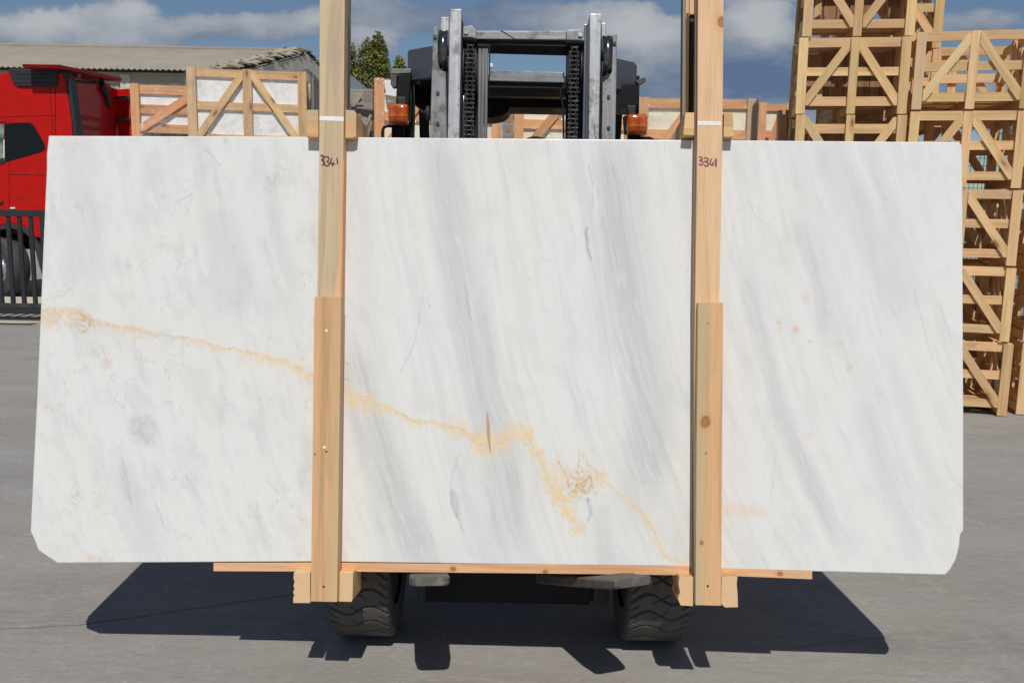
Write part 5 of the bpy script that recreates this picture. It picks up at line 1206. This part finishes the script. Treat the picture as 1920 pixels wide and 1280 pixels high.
# seams and shut lines as fine recess strips
for pts in ([(-60, 221.5), (98, 216), (98, 217), (-60, 222.6)], [(17.2, 223), (18.2, 223), (18.2, 392), (17.2, 392)], [(18, 327), (84, 328), (84, 329), (18, 328)], [(93, 164), (94, 164), (100.5, 260), (99.5, 260)], [(100, 216.5), (133, 215.5), (133, 217.5), (100, 218.5)]):
    tp('shut_line', pts, 0.002, 0.004, 'black')
tp('panel_highlight', [(-60, 371), (82, 369), (84, 370.5), (-60, 373)], 0.004, 0.006, 'red') if False else None
# windows
tp('side_window', [(8, 233), (12, 232), (28, 230.5), (54, 230), (60, 232), (66, 240), (82, 268), (85, 276), (84, 281), (78, 285), (8, 305)], 0.006, 0.02, 'glass', 0.003)
tp('door_window', [(-60, 236), (7.2, 233), (7.2, 305), (-60, 318)], 0.005, 0.02, 'door_glass', 0.002)
tp('window_frame', [(-60, 226), (12, 227), (12, 229.5), (-60, 229)], 0.01, 0.02, 'trim')
tp('window_frame', [(6.4, 262), (8.4, 262), (8.4, 302), (6.4, 302)], 0.012, 0.008, 'chalk')
tp('window_frame', [(-10, 300), (8, 296), (8, 306), (-10, 310)], 0.014, 0.008, 'trim')
tp('marker', [(19, 388.5), (28, 388.5), (28, 391.5), (19, 391.5)], 0.012, 0.01, 'label')
MT['badge'] = paint('faded_badge', (0.16, 0.03, 0.03), 0.5)
for i, (x0, w_) in enumerate(((26, 3), (30, 3.5), (34.5, 2.5), (38, 3.2), (42.5, 2.4), (50, 4), (55, 3.5), (59.5, 4))):
    y0 = 372.5 - (x0 - 26) * 0.15; s = 2.2 if i < 5 else 1.2
    tp('badge_letter', [(x0 + 1, y0 - s), (x0 + w_, y0 - s), (x0 + w_ - .8, y0 + s * .4), (x0, y0 + s * .6)], 0.004, 0.003, 'badge')
tp('door_handle', [(-8, 378), (4, 377), (5, 381), (-7, 383)], 0.03, 0.03, 'trim', 0.005)
# near side air deflector and its black rear trim
tp('side_deflector', [(104.5, 137), (117, 138), (122, 150), (134, 225), (139, 300), (104.5, 300)], 0.004, 0.03, 'red', 0.008)
tp('deflector_trim', [(112, 131), (124, 134), (131, 150), (134, 170), (141, 225), (146, 262), (146, 300), (139, 300), (138.5, 255), (133.5, 215), (123, 152), (119, 140), (111, 138)], 0.0, 0.22, 'trim', 0.006)
# rear wall on the plane that faces right
RW = Frame(Vector((-7.80, 0, 0)), radians(-90), 0)
prism('rear_wall', RW, [(112, 136), (205, 158), (212, 168), (218, 190), (224, 260), (224, 420), (112, 440)], 0.01, 0.03, MT['red_shaded'], tk)
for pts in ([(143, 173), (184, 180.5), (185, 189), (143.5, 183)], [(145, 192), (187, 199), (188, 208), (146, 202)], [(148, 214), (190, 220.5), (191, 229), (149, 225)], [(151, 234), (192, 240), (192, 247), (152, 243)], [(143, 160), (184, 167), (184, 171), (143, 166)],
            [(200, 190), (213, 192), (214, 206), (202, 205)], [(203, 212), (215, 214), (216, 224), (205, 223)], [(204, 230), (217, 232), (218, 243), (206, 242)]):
    prism('pressed_rib', RW, pts, 0.075, 0.07, MT['red_shaded'], tk, bevel=0.008)
prism('rear_trim', RW, [(126, 144), (188, 154), (188, 159), (126, 149)], 0.10, 0.06, MT['trim'], tk)
# roof deflector plate spanning the back of the cab
RD = Frame(Vector((-7.46, 0, 0)), radians(-90), 0)
prism('roof_deflector', RD, [(112, 121.5), (229, 146), (228, 153), (114, 128.5)], 0, 0.62, MT['red_shaded'], tk, bevel=0.01)
prism('roof_deflector', Frame(Vector((0, 15.36, 0)), 0, 0), [(79, 126.5), (112, 121), (114, 128.5), (79, 129)], 0, 0.03, MT['red_shaded'], tk)
def rwp(x, y, off=0.0): return RW.at(x, y, off)
for (x, y, r) in ((145, 141, 0.055), (192, 151, 0.06), (196, 170, 0.07)):
    bm = bmesh.new(); bmesh.ops.create_uvsphere(bm, u_segments=16, v_segments=10, radius=r); link('deflector_joint', bm_mesh(bm, smooth=True), MT['galv'] if r < .065 else MT['trim'], tk, Matrix.Translation(rwp(x, y, 0.12)))
tube('deflector_strut', [rwp(140, 152, .12), rwp(175, 157, .12), rwp(190, 152, .12)], 0.02, MT['trim'], tk)
tube('air_hose', [rwp(190, 150, .12), rwp(193, 168, .14), rwp(199, 176, .14), rwp(203, 195, .12), rwp(205, 200, .1)], [0.035, .06, .06, .04, .03], MT['trim'], tk, 12)
FD = Frame(Vector((0, 17.75, 0)), 0, 0)
prism('side_deflector', FD, [(207, 169), (243, 166.5), (250, 168), (252, 300), (224, 300), (218, 200), (212, 178)], 0, 0.03, MT['red'], tk)
for y in (183, 224): tube('stay_bar', [FD.at(205, y - 1, .06), FD.at(218, y + 1.5, .06), FD.at(245, y - 1, .06)], 0.033, MT['trim'], tk, 10)
tube('crease', [FD.at(225, 192, 0.004), FD.at(245, 200, 0.004), FD.at(226, 222, .004)], 0.006, MT['red_shaded'], tk, 6)
# fender, wheel, chassis
ARC = [(46, 437), (22, 429), (-4, 432), (-22, 446)]
tp('wheel_arch', [(-30, 462), (-24, 440), (-4, 424), (22, 420), (46, 426), (59, 436), (66, 448), (80, 470), (80, 520), (74, 500), (66, 470), (56, 446), (44, 434), (22, 428), (-4, 431), (-20, 446), (-26, 464)], 0.03, 0.5, 'dark_grey', 0.004)
tp('step_panel', [(80, 446), (104, 446), (104, 540), (80, 530)], -0.02, 0.6, 'dark_grey')
def road_wheel(c, R, w, yawr, name='wheel'):
    ring = [(R * .56, -w * .40), (R * .62, -w * .5), (R * .86, -w * .5), (R * .95, -w * .46), (R, -w * .38), (R, w * .38), (R * .95, w * .46), (R * .6, w * .5), (R * .56, w * .4)]
    def lathe(prof, n=64):
        V = [(cos(2 * pi * i / n) * r, y, sin(2 * pi * i / n) * r) for i in range(n) for r, y in prof]; m = len(prof)
        F_ = [(i * m + j, i * m + j + 1, ((i + 1) % n) * m + j + 1, ((i + 1) % n) * m + j) for i in range(n) for j in range(m - 1)]
        me = me_from(V, F_, smooth=True); bm = bmesh.new(); bm.from_mesh(me); return bm_mesh(bm, smooth=True)
    Mw = Matrix.Translation(c) @ Matrix.Rotation(yawr, 4, 'Z')
    ty = link(name, lathe(ring), MT['truck_tyre'], tk, Mw)
    rm = link('rim', lathe([(R * .57, -w * .42), (R * .53, -w * .40), (R * .50, -w * .22), (R * .40, -w * .18), (R * .24, -w * .22), (R * .22, -w * .42), (R * .14, -w * .48), (0.001, -w * .48)]), MT['rim'], ty, Mw)
    for k in range(10):
        a = 2 * pi * k / 10 + 0.2; p = Mw @ Vector((cos(a) * R * .45, -w * .215, sin(a) * R * .45)); q = Mw @ Vector((cos(a) * R * .45, -w * .18, sin(a) * R * .45))
        cyl('rim_hole', p, q, R * .042, MT['black'], ty, 12)
    for k in range(10):
        a = 2 * pi * k / 10; p = Mw @ Vector((cos(a) * R * .31, -w * .26, sin(a) * R * .31)); q = Mw @ Vector((cos(a) * R * .31, -w * .18, sin(a) * R * .31)); cyl('wheel_nut', p, q, R * .025, MT['chrome'], ty, 6)
MT['truck_tyre'] = paint('truck_tyre_rubber', (0.055, 0.055, 0.058), 0.75, wear=(0.12, 0.12, 0.125), wscale=3)
MT['rim'] = paint('alloy_rim', (0.55, 0.55, 0.56), 0.35, 0.7, wear=(0.25, 0.24, 0.22), wscale=6)
cw = at_y(9, 503, 15.62); road_wheel(Vector((cw.x, 15.62, 0.53)), 0.53, 0.34, radians(-30))
for x in (-5.4,):
    for yy in (15.6, 17.7): road_wheel(Vector((x, yy, 0.52)), 0.52, 0.5, 0)
for yy in (16.1, 17.1): plank('chassis_rail', (-9.6 + 8.6, yy - 16.6, 0.95), (-4.4 + 8.6, yy - 16.6, 0.95), 0.09, 0.26, MT['dark_grey'], tk)
cyl('fuel_tank', (-7.4, 15.85, 0.72), (-6.3, 15.85, 0.72), 0.31, MT['chrome'], tk, 32, 0.03)
plank('fifth_wheel', (-5.9 + 8.6, 0, 1.12), (-4.9 + 8.6, 0, 1.12), 0.9, 0.09, MT['black'], tk)

# ------------------------------------------------------------------ black fence in front of the truck
fY = 12.55; FF = Frame(Vector((0, fY, 0)), 0, 0)
fx0 = at_y(-60, 480, fY).x; fx1 = at_y(86, 480, fY).x
zt = at_y(40, 393.5, fY).z; zt2 = at_y(40, 406, fY).z; zbt = at_y(40, 568, fY).z; zbb = at_y(40, 591, fY).z
fn = thing('steel_fence', 'black steel bar fence with a thick top rail in front of the red truck', 'fence', ((fx0 + fx1) / 2, fY, 0))
def FP(name, a, b, wy, wz, m='trim', upv=Vector((0, 0, 1)), bev=0.003):
    r = WM[fn.name].translation; plank(name, Vector(a) - r, Vector(b) - r, wy, wz, MT[m], fn, upv, bev)
FP('top_rail', (fx0, fY, (zt + zt2) / 2), (fx1, fY, (zt + zt2) / 2 + (-.0)), 0.07, zt - zt2)
FP('bottom_rail', (fx0, fY, zbt - 0.03), (fx1, fY, zbt - 0.03), 0.06, 0.05, 'dark_grey')
FP('bottom_rail', (fx0, fY + .004, (zbt + zbb) / 2 - 0.02), (fx1, fY + .004, (zbt + zbb) / 2 - 0.02), 0.05, 0.09)
FP('track_rail', (fx0, fY + 0.05, 0.02), (fx1, fY + 0.05, 0.02), 0.05, 0.04)
xb = at_y(61.5, 480, fY).x
for k in range(-7, 2):
    x = xb + k * 0.157
    if x < fx0 or x > fx1: continue
    FP('bar', (x, fY, zbt - 0.01), (x, fY, zt2 + 0.01), 0.04, 0.055, 'trim', Vector((1, 0, 0)))
FP('post', (fx1, fY, 0), (fx1, fY, zt), 0.08, 0.08, 'trim', Vector((1, 0, 0)))
# pale slanted bars over black, imitating hatched bar shadows at the fence foot
dg = thing('shadow_hatch', 'long strip of pale slanted bars imitating hatched shadows along the foot of the black fence', 'shadow hatching', ((fx0 + fx1) / 2, fY - 0.32, 0))
bm = bmesh.new()
for k in range(22):
    x = fx0 + k * (fx1 - fx0) / 22; bx(bm, (x - WM[dg.name].translation.x, 0, 0.010), (0.034, 0.36, 0.016), Matrix.Rotation(radians(-50), 3, 'Z'))
tag(link('hatch_bars', bm_mesh(bm), MT['label'] if False else MT['beam'], dg, WM[dg.name]), kind='stuff')
for s in (-1, 1): plank('hatch_edge', (fx0 - WM[dg.name].translation.x, s * 0.17, 0.009), (fx1 - WM[dg.name].translation.x, s * 0.17, 0.009), 0.03, 0.016, MT['dark_grey'], dg)
plank('hatch_bed', (fx0 - WM[dg.name].translation.x, 0, 0.002), (fx1 - WM[dg.name].translation.x, 0, 0.002), 0.33, 0.003, MT['black'], dg)
kb = plank('kerb', (fx0 - 4, 14.6, 0.05), (fx1 + 3, 14.6, 0.05), 0.3, 0.1, MT['beam'], None); tag(kb, 'pale kerb behind the fence', kind='structure')

# ------------------------------------------------------------------ warehouse with corrugated roof
EY = 28.0; XR = -8.75
eave = on_plane(440, 133, Vector((XR, 0, 0)), Vector((1, 0, 0))); EY = eave.y; EZ = eave.z
SK = tan(radians(12)); apex = on_plane(578, 96, Vector((XR, EY, 0)), Vector((cos(radians(12)), -sin(radians(12)), 0))); RY = apex.y; RZ = apex.z
wh = thing('warehouse', 'long warehouse with beige corrugated roof and mossy verge tiles behind the truck', 'building', (-18, (EY + RY) / 2, 0))
def sk(v): return (v[0] + (v[1] - EY) * SK, v[1], v[2])
def pane(name, verts, faces, mat, smooth=False, parent=wh):
    verts = [sk(v) for v in verts]
    return link(name, me_from(verts, faces, smooth=smooth), mat, parent)
XW = XR - 0.80                                     # where the sheets stop and the verge tiles begin
per = 0.178; n = int((XW + 34) / per * 6); V = []; Fc = []
slope = (RZ - EZ) / (RY - EY)
for i in range(n + 1):
    x = XW - i * per / 6; dz = 0.026 * cos(i * 2 * pi / 6)
    for y, z in ((EY, EZ), (EY, EZ - 0.012), (RY, RZ), (RY, RZ - 0.012)): V.append((x, y, z + dz))
for i in range(n):
    a = i * 4; b = a + 4; Fc += [(a, b, b + 2, a + 2), (a + 1, a + 3, b + 3, b + 1), (a, a + 1, b + 1, b)]
pane('corrugated_roof', V, Fc, MT['roof'], True)
Y2 = 2 * RY - EY
pane('rear_roof', [(XW, RY, RZ), (XW - 25, RY, RZ), (XW - 25, Y2, EZ), (XW, Y2, EZ)], [(0, 1, 2, 3)], MT['roof'])
tube('ridge_cap', [sk((XW + 0.05, RY, RZ + 0.01)), sk((XW - 12, RY, RZ + 0.02)), sk((XW - 25, RY, RZ + 0.01))], 0.09, MT['roof'], wh, 8)
def bxw(name, x0, x1, y0, y1, z0, z1, mat):
    c = Vector(((x0 + x1) / 2, (y0 + y1) / 2, (z0 + z1) / 2)); return link(name, box_mesh(x1 - x0, y1 - y0, z1 - z0, MT[mat]), None, wh, Matrix.Translation(c))
bxw('front_wall', XW - 25, XR - 0.25, EY + 0.36, EY + 0.6, 0, EZ - 0.05, 'wall')
for k in range(9):
    x = XR - 0.3 - k * 3.1; bxw('wall_pillar', x - 0.3, x, EY + 0.30, EY + 0.5, 0, EZ - 0.12, 'beam')
# gable end: recessed wall panel, raking beams, king post
def rake(y, side=1): return RZ - slope * abs(y - RY)
pane('gable_wall', [(XR - 0.32, EY + .4, 0), (XR - 0.32, Y2 - .4, 0), (XR - 0.32, Y2 - .4, EZ), (XR - 0.32, RY, RZ - .15), (XR - 0.32, EY + .4, EZ)], [(0, 1, 2, 3, 4)], MT['wall'])
GF = Frame(Vector((XR, EY, 0)), radians(-78), 0); C12 = cos(radians(12))
def gb(name, pts, off, depth, mat, parent=wh): return prism(name, GF, [((p[0] - EY) / C12, p[1]) for p in pts], off, depth, MT[mat], parent, px=False)
# GF metric: x = world y, z = world z
for y0, y1 in ((EY, RY), (Y2, RY)):
    gb('raking_beam', [(y0, EZ - 0.10), (y1, RZ - 0.12), (y1, RZ - 0.62), (y0, EZ - 0.60)], -0.02, 0.28, 'beam')
gb('king_post', [(RY - 0.5, 0), (RY + 0.4, 0), (RY + 0.4, RZ - .6), (RY - 0.5, RZ - .6)], -0.05, 0.25, 'beam')
for yy in (EY + 0.3, EY + 5.3): gb('gable_post', [(yy, 0), (yy + .45, 0), (yy + .45, rake(yy) - .5), (yy, rake(yy) - .5)], -0.05, 0.25, 'beam')
# verge tiles: courses of separate old tiles, pale and mossy by turns
random.seed(21)
nt_ = 15
for side in (1, -1):
    for k in range(nt_):
        f0 = k / nt_; f1 = (k + 1.25) / nt_
        ya = EY + (RY - EY) * f0; yb = EY + (RY - EY) * min(f1, 1.0)
        if side < 0: ya, yb = 2 * RY - ya, 2 * RY - yb
        for j in range(3):
            x = XR - 0.12 - j * 0.27 + random.uniform(-.03, .03)
            a = Vector((x + (ya - EY) * SK, ya, rake(ya) + 0.05 + random.uniform(0, .07))); b = Vector((x + (yb - EY) * SK + random.uniform(-.06, .06), yb, rake(yb) - 0.03 + random.uniform(0, .04)))
            r = WM[wh.name].translation
            bm = bmesh.new(); L = (b - a).length; seg = 5
            R1 = [bm.verts.new((-L / 2, 0.13 * cos(pi * s / seg), 0.085 * sin(pi * s / seg))) for s in range(seg + 1)]; R2 = [bm.verts.new((L / 2, 0.11 * cos(pi * s / seg), 0.07 * sin(pi * s / seg))) for s in range(seg + 1)]
            for s in range(seg): bm.faces.new((R1[s], R1[s + 1], R2[s + 1], R2[s]))
            bm.faces.new(R1); bm.faces.new(R2[::-1])
            link('verge_tile', bm_mesh(bm), MT['moss'] if (random.random() < (0.36 if j == 0 else 0.12)) else MT['tile'], wh, axes(a, b))
pane('roof_gap', [(XW - .03, EY + .3, rake(EY + .3) + .09), (XW + .13, EY + .3, rake(EY + .3) + .09), (XW + .13, RY, RZ + .09), (XW - .03, RY, RZ + .09)], [(0, 1, 2, 3)], MT['black'])
# blue-grey roofed shed beyond the left post
sh = thing('shed', 'small shed with a blue grey roof in front of the trees beyond the left post', 'shed', at_y(650, 300, 38)[:])
FSh = Frame(Vector((0, 38, 0)), 0, 0)
prism('shed_roof', FSh, [(560, 128), (640, 126), (688, 168), (560, 168)], 0, 6, MT['slate'], sh)
gp_ = at_y(650, 168, 38); prism('shed_wall', FSh, [(560, 168.3), (686, 168.3), (686, 560), (560, 560)], -0.2, 5.6, MT['wall'], sh)

# ------------------------------------------------------------------ trees
def leaf_mat(name, c1, c2):
    m = Mat(name); at = m.new('ShaderNodeAttribute', attribute_name='leaf_tint')
    m.color(m.mix(at.outputs['Fac'], c1, c2)); m.set(rough=0.7, spec=0.2); return m.m
MT['leaf'] = leaf_mat('poplar_leaves', (0.05, 0.075, 0.018), (0.30, 0.29, 0.075)); MT['bark'] = paint('bark', (0.10, 0.08, 0.06), 0.9)
def tree(px, ptop, wpx, Y, label, n=15000, seed=0):
    rs = np.random.RandomState(seed); p = at_y(px, ptop, Y); H = p.z; Wd = wpx / FPX * Y / 2 * 1.75; n = int(n * 1.8)
    t = thing('tree', label, 'tree', (p.x, Y, 0), 0, 'trees beyond the yard')
    tube('trunk', [(p.x, Y, -0.05), (p.x + .05, Y, H * .35), (p.x, Y, H * .7), (p.x, Y, H * .93)], [.22, .17, .1, .03], MT['bark'], t, 10)
    for k in range(7):
        z = H * (.2 + .09 * k); a = rs.rand() * 6.28; tube('limb', [(p.x, Y, z), (p.x + cos(a) * Wd * .5, Y + sin(a) * Wd * .5, z + H * .09)], [.06, .02], MT['bark'], t, 6)
    nb = 85; lob = []
    for i in range(nb):
        f = rs.rand() ** 0.8; z = H * (0.16 + 0.82 * f); rr = Wd * (1.0 if f < .62 else max(.22, 1 - ((f - .62) / .42) ** 2.2)) * (0.75 + .45 * rs.rand())
        a = rs.rand() * 6.283; rad = rr * (0.25 + .65 * rs.rand()); lob.append((rad * cos(a), rad * sin(a), z, Wd * (.22 + .30 * rs.rand()) * (1 - .35 * f), rs.rand()))
    lob = np.array(lob); w_ = lob[:, 3] ** 2; ix = rs.choice(nb, n, p=w_ / w_.sum())
    d = rs.normal(size=(n, 3)); d /= np.linalg.norm(d, axis=1)[:, None]; r = lob[ix, 3] * (0.45 + .65 * rs.rand(n))
    c = lob[ix, :3] + d * r[:, None] * np.array([1, 1, 1.9])
    u = rs.normal(size=(n, 3)); u /= np.linalg.norm(u, axis=1)[:, None]; v = np.cross(u, rs.normal(size=(n, 3))); v /= np.linalg.norm(v, axis=1)[:, None]
    s = (Y * 0.0014) * (.6 + .8 * rs.rand(n))[:, None]
    q = np.stack([c - u * s, c + v * s * .6, c + u * s, c - v * s * .6], 1).reshape(-1, 3)
    me = bpy.data.meshes.new('crown'); me.vertices.add(4 * n); me.vertices.foreach_set('co', q.ravel()); me.loops.add(4 * n); me.loops.foreach_set('vertex_index', np.arange(4 * n, dtype=np.int32))
    me.polygons.add(n); me.polygons.foreach_set('loop_start', np.arange(n, dtype=np.int32) * 4); me.update(calc_edges=True)
    at = me.attributes.new('leaf_tint', 'FLOAT', 'POINT'); tint = np.clip(lob[ix, 4] * .6 + rs.rand(n) * .5, 0, 1); at.data.foreach_set('value', np.repeat(tint, 4))
    link('crown', me, MT['leaf'], t, WM[t.name])
tree(704, 73, 44, 60, 'tall narrow green tree with a double top, beyond the grey crate', 16000, 1)
tree(716, 76, 22, 61, 'slim green tree merging with the tall tree on its left', 9000, 2)
tree(652, 86, 36, 60, 'green tree half hidden behind the left rear post', 13000, 3)
tree(678, 112, 30, 58, 'lower green tree between the two tall ones', 10000, 4)
tree(748, 113, 34, 66, 'small yellowish tree top showing above the left lamp bracket', 9000, 5)
tree(620, 100, 50, 70, 'green tree hidden mostly behind the left post', 6000, 6)

# ------------------------------------------------------------------ green mesh fence with coiled wire behind the towers
MY = 12.4; mxz = at_y(1870, 277, MY).z
def wfence(x0, x1):
    t = thing('mesh_fence', 'green mesh fence topped with coiled razor wire behind the crate towers', 'fence', ((x0 + x1) / 2, MY, 0)); r = WM[t.name].translation
    np_ = int((x1 - x0) / 2.35)
    for k in range(np_ + 1):
        x = x0 + k * 2.35; bm = bmesh.new(); bx(bm, (0, 0, (mxz + .1) / 2), (0.07, 0.06, mxz + .1)); bx(bm, (0, -0.12, mxz + .28), (0.05, 0.04, .5), Matrix.Rotation(radians(30), 3, 'X'))
        link('post', bm_mesh(bm), MT['green'], t, Matrix.Translation((x, MY, 0)))
        if k < np_:
            bm = bmesh.new(); z = 0.06
            for i in range(40): bx(bm, (0.05 + i * 0.0577, 0, mxz / 2), (0.006, 0.006, mxz - 0.06))
            while z < mxz: bx(bm, (1.17, 0.007, z), (2.25, 0.006, 0.008)); z += 0.10
            tag(link('mesh_panel', bm_mesh(bm), MT['green'], t, Matrix.Translation((x, MY - .045, 0))), kind='stuff')
    P = []; nn = int((x1 - x0) / 0.22 * 16)
    for i in range(nn): a = 2 * pi * i / 16; P.append((x0 + i / 16 * 0.22, MY - .15 + 0.26 * cos(a), mxz + 0.42 + 0.26 * sin(a)))
    tube('razor_wire', P, 0.006, MT['galv'], t, 4)
    P2 = [(p[0] + .1, p[1], 2 * (mxz + .42) - p[2]) for p in P]; tube('razor_wire', P2, 0.005, MT['galv'], t, 4)
wfence(at_y(1857, 300, MY).x - 2.35, at_y(1857, 300, MY).x + 2.35 * 2)
# low far hills close the horizon
V = []; nH = 80
for i in range(nH + 1):
    a = -1.2 + 2.4 * i / nH; z = 5 + 3 * sin(i * .35) + 2 * sin(i * .83); V += [(sin(a) * 520, cos(a) * 520, -1), (sin(a) * 560, cos(a) * 560, z), (sin(a) * 640, cos(a) * 640, -1)]
Fc = []
for i in range(nH):
    for j in (0, 1): Fc.append((i * 3 + j, i * 3 + j + 1, i * 3 + j + 4, i * 3 + j + 3))
MT['hill'] = paint('far_hills', (0.07, 0.09, 0.06), 0.9)
hl = link('hills', me_from(V, Fc, smooth=True), MT['hill']); tag(hl, kind='structure')
